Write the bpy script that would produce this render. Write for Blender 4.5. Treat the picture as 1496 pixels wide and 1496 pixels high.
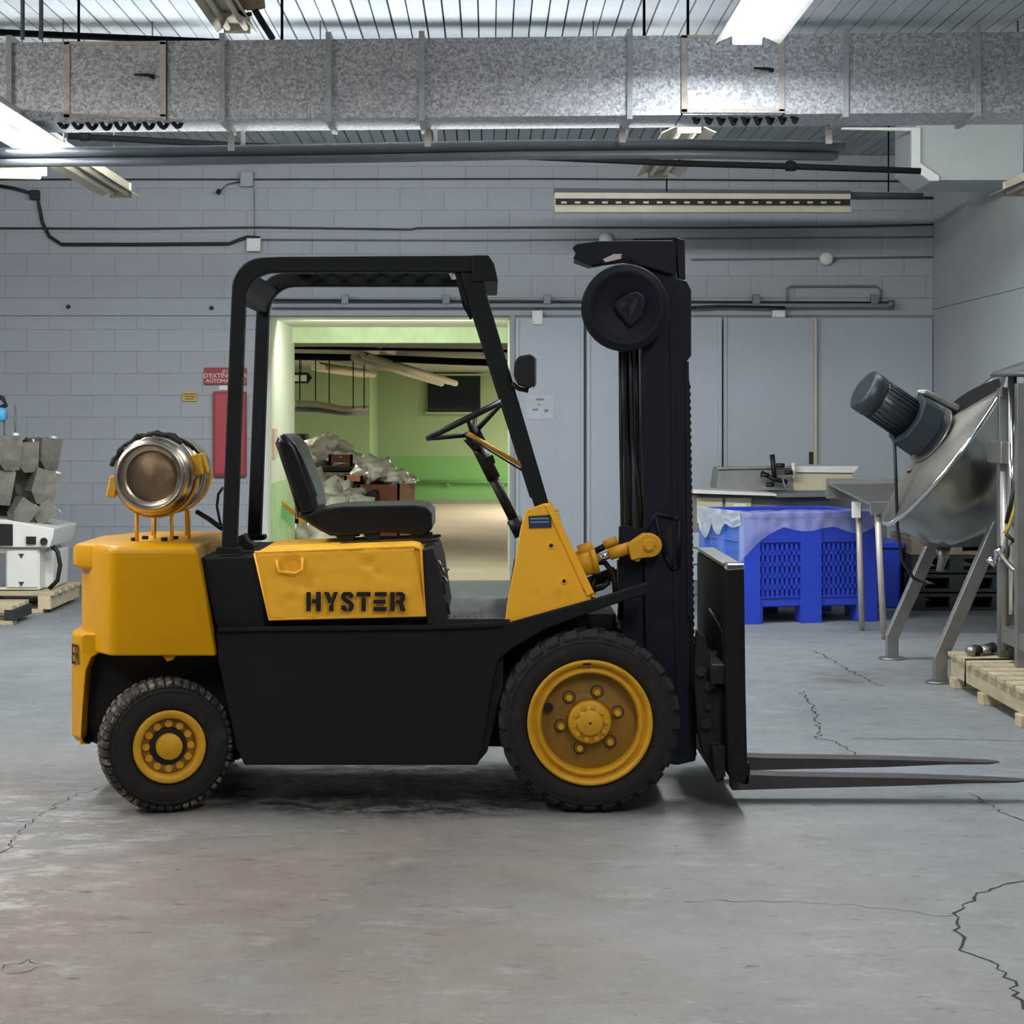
import bpy, bmesh, math, random
from mathutils import Vector, Matrix, noise
C = bpy.context.scene.collection
for o in list(bpy.data.objects): bpy.data.objects.remove(o)
# ------------------------------------------------------------------ camera, world, exposure, big lights
F = 2972.0; CX = 715.0; CY = 610.0; EYE = 1.52; CAMY = -7.8
cam = bpy.data.cameras.new('camera'); cam.sensor_width = 36; cam.lens = F/1496*36
cam.shift_x = (748-CX)/1496; cam.shift_y = -(748-CY)/1496; cam.clip_end = 200
co = bpy.data.objects.new('camera', cam); C.objects.link(co)
co.location = (0, CAMY, EYE); co.rotation_euler = (math.radians(90), 0, 0)
sc = bpy.context.scene; sc.camera = co
sc.view_settings.view_transform = 'Standard'; sc.view_settings.look = 'None'
sc.view_settings.gamma = 1; sc.view_settings.use_curve_mapping = False
sc.view_settings.exposure = 0.0
sc.cycles.max_bounces = 7; sc.cycles.diffuse_bounces = 4; sc.cycles.glossy_bounces = 3
sc.cycles.sample_clamp_indirect = 6
w = bpy.data.worlds.new('world'); sc.world = w; w.use_nodes = True
w.node_tree.nodes['Background'].inputs[0].default_value = (.45, .5, .58, 1)
w.node_tree.nodes['Background'].inputs[1].default_value = 0.05
def area(name, loc, sx, sy, power, col=(1, 1, 1), rot=(0, 0, 0)):
    l = bpy.data.lights.new(name, 'AREA'); l.shape = 'RECTANGLE'; l.size = sx; l.size_y = sy
    l.energy = power; l.color = col
    o = bpy.data.objects.new(name, l); C.objects.link(o); o.location = loc; o.rotation_euler = rot
    o['kind'] = 'helper'
    return o
COOL = (.95, .975, 1.0); WARM = (1.0, .955, .90); GREEN = (.93, 1.0, .80)
# rows of ceiling tubes: two rows run from front to back over the hall
def tilt(d): return (math.radians(d), 0, 0)
area('tube_light', (-2.62, 3.0, 3.03), .22, 2.4, 22, COOL)
area('tube_light', (1.28, 1.3, 3.36), .22, 2.4, 95, COOL)
area('tube_light', (-2.72, -.2, 3.36), .22, 2.4, 58, COOL)
area('tube_light', (1.28, -3.4, 3.36), .22, 2.4, 78, WARM)
area('tube_light', (-2.72, -4.2, 3.36), .22, 2.4, 66, WARM)
area('tube_light', (-4.9, .3, 3.36), .22, 2.4, 125, WARM, (0, math.radians(-25), 0))
# added fill lights, hidden behind the duct, to brighten the back wall
area('wall_fill_light', (-2.9, 4.6, 3.62), 2.4, .25, 150, COOL, tilt(56))
area('wall_fill_light', (-.2, 4.6, 3.62), 2.4, .25, 165, COOL, tilt(56))
area('wall_fill_light', (2.4, 4.6, 3.62), 2.0, .25, 75, COOL, tilt(56))
# light from a fixture's open top, then two added fills for the ceiling
area('uplight', (1.28, 1.3, 3.52), .2, 2.4, 22, COOL, tilt(180))
area('uplight', (-1.6, 4.4, 2.95), 5.5, .5, 85, COOL, tilt(180))
area('uplight', (.3, -.5, 3.2), 2.2, .4, 25, COOL, tilt(180))
area('passage_light', (-.95, 11.75, 2.43), 1.7, .3, 52, GREEN, tilt(38))
area('back_room_light', (2.7, 24.5, 2.26), 1.2, 4.0, 480, (1, .97, .84))
area('back_room_light', (-4.2, 19.5, 2.26), 1.0, 3.0, 225, (1, .97, .84))

# ------------------------------------------------------------------ helpers
def Xp(px, D): return (px-CX)*D/F
def Zp(py, D): return EYE-(py-CY)*D/F
def W(px, py, D): return Vector((Xp(px, D), D+CAMY, Zp(py, D)))
def Yd(D): return D+CAMY
def lin(h):
    h = h.lstrip('#'); out = []
    for i in (0, 2, 4):
        c = int(h[i:i+2], 16)/255
        out.append(c/12.92 if c <= .04045 else ((c+.055)/1.055)**2.4)
    return tuple(out)
MATS = {}
def mat(name, hexc, rough=.55, metal=0, var=.12, scale=6, bump=0.0, bscale=40, spec=.5, emit=None, estr=0, coat=0, hex2=None, thr=None, randv=0, alpha=None, stretch=None):
    if name in MATS: return MATS[name]
    m = bpy.data.materials.new(name); m.use_nodes = True; nt = m.node_tree; N = nt.nodes; L = nt.links
    b = N['Principled BSDF']; c = lin(hexc)
    b.inputs['Roughness'].default_value = rough; b.inputs['Metallic'].default_value = metal
    b.inputs['Specular IOR Level'].default_value = spec
    b.inputs['Coat Weight'].default_value = coat; b.inputs['Coat Roughness'].default_value = .15
    tc = N.new('ShaderNodeTexCoord'); mp = N.new('ShaderNodeMapping'); L.new(tc.outputs['Object'], mp.inputs[0])
    if stretch: mp.inputs['Scale'].default_value = stretch
    no = N.new('ShaderNodeTexNoise'); no.inputs['Scale'].default_value = scale; no.inputs['Detail'].default_value = 6
    no.inputs['Roughness'].default_value = .62; L.new(mp.outputs[0], no.inputs[0])
    r = N.new('ShaderNodeValToRGB'); L.new(no.outputs[0], r.inputs[0])
    c2 = lin(hex2) if hex2 else None
    if c2:
        t = thr or .55
        r.color_ramp.elements[0].position = t-.06; r.color_ramp.elements[0].color = (*c, 1)
        r.color_ramp.elements[1].position = t+.06; r.color_ramp.elements[1].color = (*c2, 1)
    else:
        r.color_ramp.elements[0].position = .3; r.color_ramp.elements[0].color = (*[x*(1-var) for x in c], 1)
        r.color_ramp.elements[1].position = .7; r.color_ramp.elements[1].color = (*[min(1, x*(1+var)) for x in c], 1)
    out = r.outputs[0]
    if randv:
        oi = N.new('ShaderNodeObjectInfo'); mr = N.new('ShaderNodeMapRange'); L.new(oi.outputs['Random'], mr.inputs[0])
        mr.inputs[3].default_value = 1-randv; mr.inputs[4].default_value = 1+randv
        vm = N.new('ShaderNodeVectorMath'); vm.operation = 'SCALE'; L.new(out, vm.inputs[0]); L.new(mr.outputs[0], vm.inputs['Scale']); out = vm.outputs[0]
    L.new(out, b.inputs['Base Color'])
    if bump:
        n2 = N.new('ShaderNodeTexNoise'); n2.inputs['Scale'].default_value = bscale; n2.inputs['Detail'].default_value = 4
        L.new(mp.outputs[0], n2.inputs[0]); bp = N.new('ShaderNodeBump'); bp.inputs['Strength'].default_value = bump
        bp.inputs['Distance'].default_value = .01; L.new(n2.outputs[0], bp.inputs['Height']); L.new(bp.outputs[0], b.inputs['Normal'])
    if emit:
        b.inputs['Emission Color'].default_value = (*lin(emit), 1); b.inputs['Emission Strength'].default_value = estr
    if alpha is not None: b.inputs['Alpha'].default_value = alpha
    MATS[name] = m; return m
def tag(o, label=None, cat=None, group=None, kind=None):
    if label: o['label'] = label
    if cat: o['category'] = cat
    if group: o['group'] = group
    if kind: o['kind'] = kind
    return o
def empty(name, loc=(0, 0, 0), label=None, cat=None, group=None, kind=None, rz=0, parent=None):
    o = bpy.data.objects.new(name, None); C.objects.link(o); o.location = loc; o.rotation_euler = (0, 0, rz)
    o.empty_display_size = .1
    if parent: o.parent = parent; o.location = Vector(loc)-wloc(parent)
    return tag(o, label, cat, group, kind)
def wloc(o):
    v = Vector(o.location); p = o.parent
    while p: v = v+Vector(p.location); p = p.parent
    return v
class MB:
    def __init__(s): s.v = []; s.f = []; s.s = []
    def add(s, vs, fs, smooth=False):
        n = len(s.v); s.v += [Vector(v) for v in vs]; s.f += [[i+n for i in f] for f in fs]; s.s += [smooth]*len(fs); return s
    def box(s, x0, x1, y0, y1, z0, z1, M=None):
        vs = [Vector((x, y, z)) for x in (x0, x1) for y in (y0, y1) for z in (z0, z1)]
        if M: vs = [M@v for v in vs]
        return s.add(vs, [[0, 1, 3, 2], [4, 6, 7, 5], [0, 4, 5, 1], [2, 3, 7, 6], [0, 2, 6, 4], [1, 5, 7, 3]])
    def cbox(s, c, sx, sy, sz, M=None):
        T = Matrix.Translation(c)
        if M: T = T@M
        return s.box(-sx/2, sx/2, -sy/2, sy/2, -sz/2, sz/2, T)
    def prism(s, pts, y0, y1):           # pts (x,z)
        n = len(pts); a = sum(pts[i][0]*pts[(i+1) % n][1]-pts[(i+1) % n][0]*pts[i][1] for i in range(n))
        if a < 0: pts = pts[::-1]
        vs = [(x, y0, z) for x, z in pts]+[(x, y1, z) for x, z in pts]
        return s.add(vs, [list(range(n)), list(range(2*n-1, n-1, -1))]+[[i, i+n, (i+1) % n+n, (i+1) % n] for i in range(n)])
    def pprism(s, pix, D0, D1, Dr=None):   # outline measured on the plane at distance Dr
        Dr = Dr or D0
        return s.prism([(Xp(a, Dr), Zp(b, Dr)) for a, b in pix], Yd(D0), Yd(D1))
    def tube(s, pts, r, n=10, cap=True, closed=False):
        pts = [Vector(p) for p in pts]; m = len(pts); rings = []; up = None
        rr = r if isinstance(r, (list, tuple)) else [r]*m
        for i, p in enumerate(pts):
            if closed: d = pts[(i+1) % m]-pts[i-1]
            else: d = pts[min(i+1, m-1)]-pts[max(i-1, 0)]
            d.normalize()
            if up is None: up = Vector((0, 0, 1)) if abs(d.z) < .9 else Vector((1, 0, 0))
            a = d.cross(up).normalized(); b = a.cross(d).normalized(); up = b
            rings.append([p+rr[i]*(math.cos(t)*a+math.sin(t)*b) for t in [2*math.pi*k/n for k in range(n)]])
        vs = [v for R in rings for v in R]; fs = []
        for i in range(m if closed else m-1):
            j = (i+1) % m
            for k in range(n): fs.append([i*n+k, i*n+(k+1) % n, j*n+(k+1) % n, j*n+k])
        s.add(vs, fs, True)
        if cap and not closed:
            q = len(s.v)-len(vs)
            s.f += [[q+k for k in range(n)][::-1], [q+(m-1)*n+k for k in range(n)]]; s.s += [False, False]
        return s
    def cyl(s, p0, p1, r, n=16, r2=None): return s.tube([p0, p1], [r, r if r2 is None else r2], n)
    def lathe(s, prof, c, M=None, n=40, smooth=True):    # prof (r, h); axis = local +Y (away from the camera)
        c = Vector(c); vs = []; m = len(prof)
        for r, h in prof:
            for k in range(n):
                t = 2*math.pi*k/n; v = Vector((r*math.cos(t), h, r*math.sin(t)))
                vs.append(c+(M@v if M else v))
        return s.add(vs, [[i*n+k, (i+1)*n+k, (i+1)*n+(k+1) % n, i*n+(k+1) % n] for i in range(m-1) for k in range(n)], smooth)
    def build(s, name, m, parent=None, label=None, bevel=0, seg=2, cat=None, group=None, kind=None, sub=0, smooth=None, ang=30):
        me = bpy.data.meshes.new(name); off = wloc(parent) if parent else Vector((0, 0, 0))
        me.from_pydata([v-off for v in s.v], [], s.f)
        me.polygons.foreach_set('use_smooth', [True]*len(s.f) if (bevel or smooth) else s.s)
        me.materials.append(m); me.update()
        bm = bmesh.new(); bm.from_mesh(me); bmesh.ops.recalc_face_normals(bm, faces=bm.faces); bm.to_mesh(me); bm.free()
        o = bpy.data.objects.new(name, me); C.objects.link(o)
        if parent: o.parent = parent
        if bevel:
            b = o.modifiers.new('bevel', 'BEVEL'); b.width = bevel; b.segments = seg; b.limit_method = 'ANGLE'
            b.angle_limit = math.radians(ang); b.harden_normals = True
        if sub: q = o.modifiers.new('sub', 'SUBSURF'); q.levels = sub; q.render_levels = sub
        return tag(o, label, cat, group, kind)
def arc(c, r, a0, a1, n=8): return [(c[0]+r*math.cos(math.radians(a0+(a1-a0)*i/n)), c[1]+r*math.sin(math.radians(a0+(a1-a0)*i/n))) for i in range(n+1)]
def dup(o, dx=(0, 0, 0), parent=None, label=None):
    c = o.copy(); C.objects.link(c); c.location = Vector(o.location)+Vector(dx)
    if parent: c.parent = parent
    if label: c['label'] = label
    for ch in list(o.children):
        if ch != c: dup(ch, (0, 0, 0), c)
    return c
def text(name, body, size, loc, m, parent=None, rot=(90, 0, 0), align='CENTER', ext=.0008, sx=1):
    cu = bpy.data.curves.new(name, 'FONT'); cu.body = body; cu.size = size; cu.align_x = align; cu.extrude = ext
    cu.materials.append(m); o = bpy.data.objects.new(name, cu); C.objects.link(o)
    o.rotation_euler = [math.radians(a) for a in rot]; o.scale = (sx, 1, 1)
    bpy.context.view_layer.update(); dg = bpy.context.evaluated_depsgraph_get()
    me = bpy.data.meshes.new_from_object(o.evaluated_get(dg)); n_ = bpy.data.objects.new(name, me); C.objects.link(n_)
    n_.rotation_euler = o.rotation_euler; n_.scale = o.scale; bpy.data.objects.remove(o); o = n_
    if parent: o.parent = parent; o.location = Vector(loc)-wloc(parent)
    else: o.location = loc
    return o
def crumple(c, rx, ry, rz, seed, sub=3, amp=.35, fr=3.0):
    bm = bmesh.new(); bmesh.ops.create_icosphere(bm, subdivisions=sub, radius=1)
    mb = MB(); vs = []
    for v in bm.verts:
        d = v.co.normalized(); k = 1+amp*noise.noise(d*fr+Vector((seed*3.1, seed, 0)))+amp*.5*noise.noise(d*fr*2.7+Vector((seed, 9, seed)))
        vs.append(Vector(c)+Vector((d.x*rx*k, d.y*ry*k, max(-.85*rz, d.z*rz*k))))
    mb.add(vs, [[v.index for v in f.verts] for f in bm.faces], True); bm.free(); return mb

# ------------------------------------------------------------------ materials
M_wall = mat('painted_block', '#9ca1a5', .62, var=.05, scale=1.6, bump=.14, bscale=55, randv=.02)
M_mortar = mat('painted_joint', '#8d9296', .8, var=.06)
M_panel = mat('painted_door_panel', '#a3abb1', .5, var=.05, scale=1.2, bump=.05)
M_rwall = mat('painted_wall_panel', '#a9aeae', .6, var=.07, scale=.8, bump=.06)
M_white = mat('white_paint', '#d5d6cf', .5, var=.06)
M_ceil = mat('painted_plank', '#a9b0b5', .6, var=.08, scale=2.5, bump=.1, randv=.09)
M_ceilgap = mat('ceiling_gap', '#3a3d40', .9)
M_black = mat('truck_black_paint', '#0b1316', .6, var=.2, scale=5, bump=.03, spec=.3)
M_mast = mat('mast_black_paint', '#0a1322', .6, var=.2, scale=6, spec=.3)
M_rubber = mat('black_rubber', '#171717', .75, var=.25, scale=9, bump=.15)
M_dusty = mat('dusty_tire_rubber', '#1b1a19', .85, hex2='#2f2c28', thr=.62, scale=7, bump=.35, bscale=60)
M_tread = mat('dusty_tread', '#2e2a27', .95, hex2='#7a7065', thr=.55, scale=24, bump=.5, bscale=60)
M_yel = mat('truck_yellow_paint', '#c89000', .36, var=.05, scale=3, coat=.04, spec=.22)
M_yel2 = mat('pale_yellow_paint', '#ffbd2a', .5, hex2='#eaa720', thr=.62, scale=5, bump=.12, bscale=14)  # patchy yellow for hood and cowl, paler than the counterweight's
M_yel3 = mat('matt_wheel_yellow', '#d49e1c', .5, var=.16, scale=10)
M_disc = mat('brown_yellow_wheel_disc', '#8a661c', .55, var=.18, scale=9)
M_vinyl = mat('black_vinyl', '#15161a', .28, var=.2, scale=6, bump=.06, bscale=30)
M_steel = mat('stainless_steel', '#a9abab', .26, metal=1, var=.1, scale=5, bump=.03, bscale=8)
M_steel2 = mat('brushed_steel', '#9a9a96', .4, metal=.9, var=.12, scale=9)
M_tank = mat('aged_aluminium_tank', '#c3b7a6', .3, metal=1, hex2='#8b6b3e', thr=.62, scale=5, bump=.08, bscale=20)
M_tankend = mat('brown_tank_end', '#84705c', .42, metal=.7, hex2='#a38a6b', thr=.55, scale=6, bump=.05)
M_chrome = mat('chrome', '#dcdcdc', .12, metal=1, var=.02)
M_plate = mat('dark_plate_paint', '#0c0d10', .75, spec=.3)
M_dark = mat('dark_grease', '#0c0c0d', .7, var=.4, scale=14, bump=.4, bscale=30)
M_hose = mat('black_hose', '#101010', .5)
M_decal = mat('black_stencil', '#0c0d10', .5)
M_wood = mat('pale_pallet_wood', '#b8aa8b', .75, var=.18, scale=4, bump=.2, bscale=20, stretch=(6, 1, 6), randv=.12)
M_woodd = mat('dark_pallet', '#1c2423', .75, var=.3)
M_blue = mat('blue_plastic', '#2740b4', .38, var=.08, scale=2)
M_bluel = mat('pale_blue_plastic', '#4f74cf', .42, var=.1, scale=3)
M_cream = mat('cream_fixture_enamel', '#b5ad9a', .5, var=.1, scale=5)
M_beige = mat('beige_enamel', '#b9b394', .5, var=.06)
M_red = mat('red_enamel', '#8e2228', .5, var=.1)
M_green = mat('pale_green_wall', '#8fa57d', .7, var=.05, scale=1)
M_green2 = mat('green_wainscot', '#6fa35f', .6, var=.06, scale=1)
M_greenl = mat('pale_passage_wall', '#d3d8cb', .6, var=.05, scale=1.5, bump=.08)
M_card = mat('brown_cardboard', '#7a4a35', .85, var=.12)
M_cardp = mat('pink_cardboard', '#c08f77', .85, var=.1)
M_bag = mat('clear_plastic_bag', '#d6d0c4', .35, hex2='#a59c90', thr=.55, scale=6, bump=.6, bscale=16)
M_tube_on = mat('glowing_tube', '#ffffff', .4, emit='#f2f8ff', estr=6)
M_tube_hot = mat('bright_glowing_tube', '#ffffff', .4, emit='#f4f9ff', estr=26)
M_refl_on = mat('lit_reflector', '#f4f6f8', .4, emit='#eef5ff', estr=2.2)
M_tube_off = mat('unlit_tube', '#d8d3c4', .3)
M_pipe = mat('grey_steel_pipe', '#6d7377', .5, metal=.4, var=.12)
M_pipeb = mat('black_pipe', '#08090b', .85, spec=.15)
M_conduit = mat('painted_conduit', '#6c7278', .55)
M_conduitd = mat('dark_conduit', '#33383c', .55)

# spangled duct metal
def duct_mat():
    m = bpy.data.materials.new('galvanised_sheet'); m.use_nodes = True; N = m.node_tree.nodes; L = m.node_tree.links
    b = N['Principled BSDF']; b.inputs['Metallic'].default_value = .55; b.inputs['Roughness'].default_value = .5
    tc = N.new('ShaderNodeTexCoord')
    v = N.new('ShaderNodeTexVoronoi'); v.inputs['Scale'].default_value = 62; L.new(tc.outputs['Object'], v.inputs[0])
    n = N.new('ShaderNodeTexNoise'); n.inputs['Scale'].default_value = 75; n.inputs['Detail'].default_value = 4; L.new(tc.outputs['Object'], n.inputs[0])
    s = N.new('ShaderNodeSeparateColor'); L.new(v.outputs['Color'], s.inputs[0])
    a = N.new('ShaderNodeMath'); a.operation = 'MULTIPLY_ADD'; L.new(s.outputs[0], a.inputs[0]); a.inputs[1].default_value = .35; L.new(n.outputs[0], a.inputs[2])
    r = N.new('ShaderNodeValToRGB'); L.new(a.outputs[0], r.inputs[0])
    e = r.color_ramp.elements; e[0].position = .42; e[0].color = (*lin('#9a9da2'), 1); e[1].position = .95; e[1].color = (*lin('#ececf0'), 1)
    L.new(r.outputs[0], b.inputs['Base Color'])
    return m
M_duct = duct_mat()

def floor_mat():
    m = bpy.data.materials.new('worn_concrete'); m.use_nodes = True; N = m.node_tree.nodes; L = m.node_tree.links
    b = N['Principled BSDF']; tc = N.new('ShaderNodeTexCoord')
    def nz(scale, det=6, rough=.6, st=None, off=(0, 0, 0)):
        mp = N.new('ShaderNodeMapping'); L.new(tc.outputs['Object'], mp.inputs[0]); mp.inputs['Location'].default_value = off
        if st: mp.inputs['Scale'].default_value = st
        n = N.new('ShaderNodeTexNoise'); n.inputs['Scale'].default_value = scale; n.inputs['Detail'].default_value = det; n.inputs['Roughness'].default_value = rough
        L.new(mp.outputs[0], n.inputs[0]); return n.outputs[0]
    def ramp(x, p0, c0, p1, c1):
        r = N.new('ShaderNodeValToRGB'); L.new(x, r.inputs[0]); e = r.color_ramp.elements
        e[0].position = p0; e[0].color = c0; e[1].position = p1; e[1].color = c1; return r.outputs[0]
    def mix(f, a, c, mode='MIX'):
        x = N.new('ShaderNodeMix'); x.data_type = 'RGBA'; x.blend_type = mode
        if isinstance(f, float): x.inputs[0].default_value = f
        else: L.new(f, x.inputs[0])
        for s_, q in ((6, a), (7, c)):
            if isinstance(q, tuple): x.inputs[s_].default_value = q
            else: L.new(q, x.inputs[s_])
        return x.outputs[2]
    def mth(op, a, c):
        x = N.new('ShaderNodeMath'); x.operation = op; x.use_clamp = True
        for i, q in enumerate((a, c)):
            if isinstance(q, (int, float)): x.inputs[i].default_value = q
            else: L.new(q, x.inputs[i])
        return x.outputs[0]
    def g(h): return (*lin(h), 1)
    sp = N.new('ShaderNodeSeparateXYZ'); L.new(tc.outputs['Object'], sp.inputs[0])
    grey = ramp(nz(1.3, 8, .65), .3, g('#777d81'), .7, g('#8f9496'))
    brown = ramp(nz(2.2, 8, .7), .3, g('#766a62'), .7, g('#93867b'))
    # tyre-dust brown worn in on the left front area
    mr = N.new('ShaderNodeMapRange'); L.new(sp.outputs[1], mr.inputs[0]); mr.inputs[1].default_value = 2.2; mr.inputs[2].default_value = -1.2
    mx = N.new('ShaderNodeMapRange'); L.new(sp.outputs[0], mx.inputs[0]); mx.inputs[1].default_value = 1.5; mx.inputs[2].default_value = -.4
    area_ = mth('MULTIPLY', mr.outputs[0], mx.outputs[0])
    f1 = mth('MULTIPLY', area_, ramp(nz(.9, 5), .25, (0.35, .35, .35, 1), .6, (1, 1, 1, 1)))
    col = mix(f1, grey, brown)
    # scuffs, drag marks and grain
    sc_ = ramp(nz(6, 12, .8, (.8, 1.5, 1)), .54, (0, 0, 0, 1), .66, (1, 1, 1, 1))
    col = mix(mth('MULTIPLY', sc_, .5), col, g('#4d4844'))
    sc2 = ramp(nz(4.5, 12, .8, (.9, 1.3, 1), (7, 3, 0)), .54, (0, 0, 0, 1), .68, (1, 1, 1, 1))
    col = mix(mth('MULTIPLY', sc2, .38), col, g('#bcbdbd'))
    gr_ = ramp(nz(38, 8, .8), .35, (0, 0, 0, 1), .7, (1, 1, 1, 1))
    col = mix(mth('MULTIPLY', gr_, .32), col, g('#5a5652'))
    rub = ramp(nz(3, 10, .75, (2.0, .4, 1), (2, 9, 0)), .52, (0, 0, 0, 1), .72, (1, 1, 1, 1))
    col = mix(mth('MULTIPLY', rub, .22), col, g('#6d625b'))
    nk = ramp(nz(11, 10, .85, (.6, 1.6, 1), (3, 3, 3)), .585, (0, 0, 0, 1), .64, (1, 1, 1, 1))
    col = mix(mth('MULTIPLY', nk, .6), col, g('#3e3a37'))
    # white scaled patches, left front
    mw = N.new('ShaderNodeMapRange'); L.new(sp.outputs[0], mw.inputs[0]); mw.inputs[1].default_value = -1.0; mw.inputs[2].default_value = -1.7
    my = N.new('ShaderNodeMapRange'); L.new(sp.outputs[1], my.inputs[0]); my.inputs[1].default_value = 1.2; my.inputs[2].default_value = -.2
    wp = ramp(nz(4.2, 14, .82, (.8, 1.4, 1), (4, 1, 0)), .5, (0, 0, 0, 1), .6, (1, 1, 1, 1))
    col = mix(mth('MULTIPLY', mth('MULTIPLY', mth('MULTIPLY', wp, my.outputs[0]), mw.outputs[0]), .6), col, g('#cfd0d0'))
    # dark pits
    pit = ramp(nz(13, 4, .6, (.5, 1.4, 1)), .675, (0, 0, 0, 1), .70, (1, 1, 1, 1))
    col = mix(mth('MULTIPLY', pit, .8), col, g('#3d3a38'))
    # oil drips under the engine of the truck: a patch with its own outline
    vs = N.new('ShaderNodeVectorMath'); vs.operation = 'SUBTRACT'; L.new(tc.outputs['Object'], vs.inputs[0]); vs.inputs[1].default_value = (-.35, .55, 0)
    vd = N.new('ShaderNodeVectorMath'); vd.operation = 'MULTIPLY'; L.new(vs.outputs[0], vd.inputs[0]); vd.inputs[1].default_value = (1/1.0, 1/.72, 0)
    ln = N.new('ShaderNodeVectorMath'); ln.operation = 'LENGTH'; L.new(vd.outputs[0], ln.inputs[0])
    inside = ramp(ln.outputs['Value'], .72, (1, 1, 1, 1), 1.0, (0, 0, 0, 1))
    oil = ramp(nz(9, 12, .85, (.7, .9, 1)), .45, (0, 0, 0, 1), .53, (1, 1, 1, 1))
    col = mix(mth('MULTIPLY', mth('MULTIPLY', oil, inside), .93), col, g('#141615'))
    # rust-brown spill by the mixer
    v2 = N.new('ShaderNodeVectorMath'); v2.operation = 'SUBTRACT'; L.new(tc.outputs['Object'], v2.inputs[0]); v2.inputs[1].default_value = (2.08, 4.15, 0)
    v3 = N.new('ShaderNodeVectorMath'); v3.operation = 'MULTIPLY'; L.new(v2.outputs[0], v3.inputs[0]); v3.inputs[1].default_value = (1/.3, 1/.55, 0)
    l3 = N.new('ShaderNodeVectorMath'); l3.operation = 'LENGTH'; L.new(v3.outputs[0], l3.inputs[0])
    i3 = ramp(l3.outputs['Value'], .4, (1, 1, 1, 1), 1.0, (0, 0, 0, 1))
    o3 = ramp(nz(7, 8, .75, (.6, 1.2, 1)), .42, (0, 0, 0, 1), .62, (1, 1, 1, 1))
    col = mix(mth('MULTIPLY', mth('MULTIPLY', o3, i3), .7), col, g('#5d4f45'))
    L.new(col, b.inputs['Base Color'])
    b.inputs['Specular IOR Level'].default_value = .35
    rr = ramp(nz(4, 6), .3, (.5, .5, .5, 1), .7, (.7, .7, .7, 1)); L.new(rr, b.inputs['Roughness'])
    bp = N.new('ShaderNodeBump'); bp.inputs['Strength'].default_value = .25; bp.inputs['Distance'].default_value = .006
    L.new(nz(30, 8, .8), bp.inputs['Height']); L.new(bp.outputs[0], b.inputs['Normal'])
    return m
M_floor = floor_mat()

# ================================================================== SETTING
WY = 11.06; RX = 4.11; LX = -6.0; CZ = 3.95; FY = -11.0
OX0, OX1, OZ = -2.05, .19, 2.46          # opening to the passage
def struct(mb, name, m, **k): return mb.build(name, m, kind='structure', **k)
floor = struct(MB().box(LX-.2, RX+.2, FY-.2, WY+.12, -.1, 0), 'floor', M_floor)
# cracks in the concrete
def crack(pts, wd, seed):
    rnd = random.Random(seed); P = []
    for (a, b) in zip(pts[:-1], pts[1:]):
        a = Vector(a); b = Vector(b); k = max(3, int((b-a).length/.035))
        for i in range(k):
            p = a.lerp(b, i/k); n = Vector((-(b-a).y, (b-a).x)).normalized()
            P.append(p+n*rnd.uniform(-.018, .018))
    P.append(Vector(pts[-1])); vs = []; fs = []
    for i, p in enumerate(P):
        d = (P[min(i+1, len(P)-1)]-P[max(0, i-1)]).normalized(); n = Vector((-d.y, d.x)); h = wd*rnd.uniform(.25, 1)
        vs += [(p.x+n.x*h, p.y+n.y*h, .0012), (p.x-n.x*h, p.y-n.y*h, .0012)]
    fs = [[2*i, 2*i+1, 2*i+3, 2*i+2] for i in range(len(P)-1)]
    return MB().add(vs, fs)
def fl(px, py): D = F*EYE/(py-CY); return (Xp(px, D), Yd(D))
M_crack = mat('crack_dirt', '#2b2c2c', .9)
for i, (pl, wd) in enumerate([([(1496, 1285), (1430, 1305), (1400, 1330), (1390, 1345), (1402, 1370), (1408, 1388), (1450, 1410), (1485, 1440), (1482, 1455), (1496, 1475)], .006),
        ([(1388, 1340), (1300, 1328), (1200, 1320), (1090, 1316), (1000, 1318)], .0022),
        ([(1170, 1010), (1192, 1040), (1195, 1075), (1188, 1078), (1215, 1082), (1250, 1103)], .006),
        ([(1246, 1079), (1380, 1080), (1496, 1083)], .005),
        ([(1190, 950), (1250, 985), (1290, 1003)], .006), ([(1412, 1158), (1450, 1180), (1496, 1200)], .005),
        ([(0, 1250), (40, 1205), (100, 1165), (150, 1150)], .003), ([(80, 1228), (200, 1230), (390, 1222)], .0018),
        ([(0, 1415), (40, 1402), (70, 1410), (30, 1422)], .003)]):
    crack([fl(*p) for p in pl], wd, i).build('crack', M_crack, floor)
# back wall: backing, blocks, ledge band
wb = MB()
wb.box(LX-.2, OX0-.02, WY+.001, WY+.25, 0, CZ); wb.box(OX0-.02, OX1+.02, WY+.001, WY+.25, OZ+.02, CZ); wb.box(OX1+.02, RX+.2, WY+.001, WY+.25, 0, CZ)
wall_back = struct(wb, 'wall_back', M_mortar)
bw, bh = .4064, .2032
blk = {}
def block(x0, x1, z0, z1):
    key = (round(x1-x0, 3), round(z1-z0, 3))
    g_ = .0007
    if key not in blk:
        o = MB().box(-key[0]/2+g_, key[0]/2-g_, 0, .05, -key[1]/2+g_, key[1]/2-g_).build('block', M_wall, wall_back, bevel=.0016, seg=1); blk[key] = o
    else:
        o = blk[key].copy(); C.objects.link(o)
    o.location = ((x0+x1)/2, WY-.004+random.Random(x0*7+z0*13).uniform(-.0015, .0015), (z0+z1)/2)
def courses(xa, xb, za, zb):
    z = za; row = 0
    while z < zb-.02:
        z1 = min(z+(bh if not (row == 0 and za == 0) else bh/2), zb); x = xa-(bw/2 if row % 2 else 0)
        while x < xb-.02:
            a, b_ = max(x, xa), min(x+bw, xb)
            if b_-a > .03: block(a, b_, z, z1)
            x += bw
        z = z1; row += 1
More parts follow.
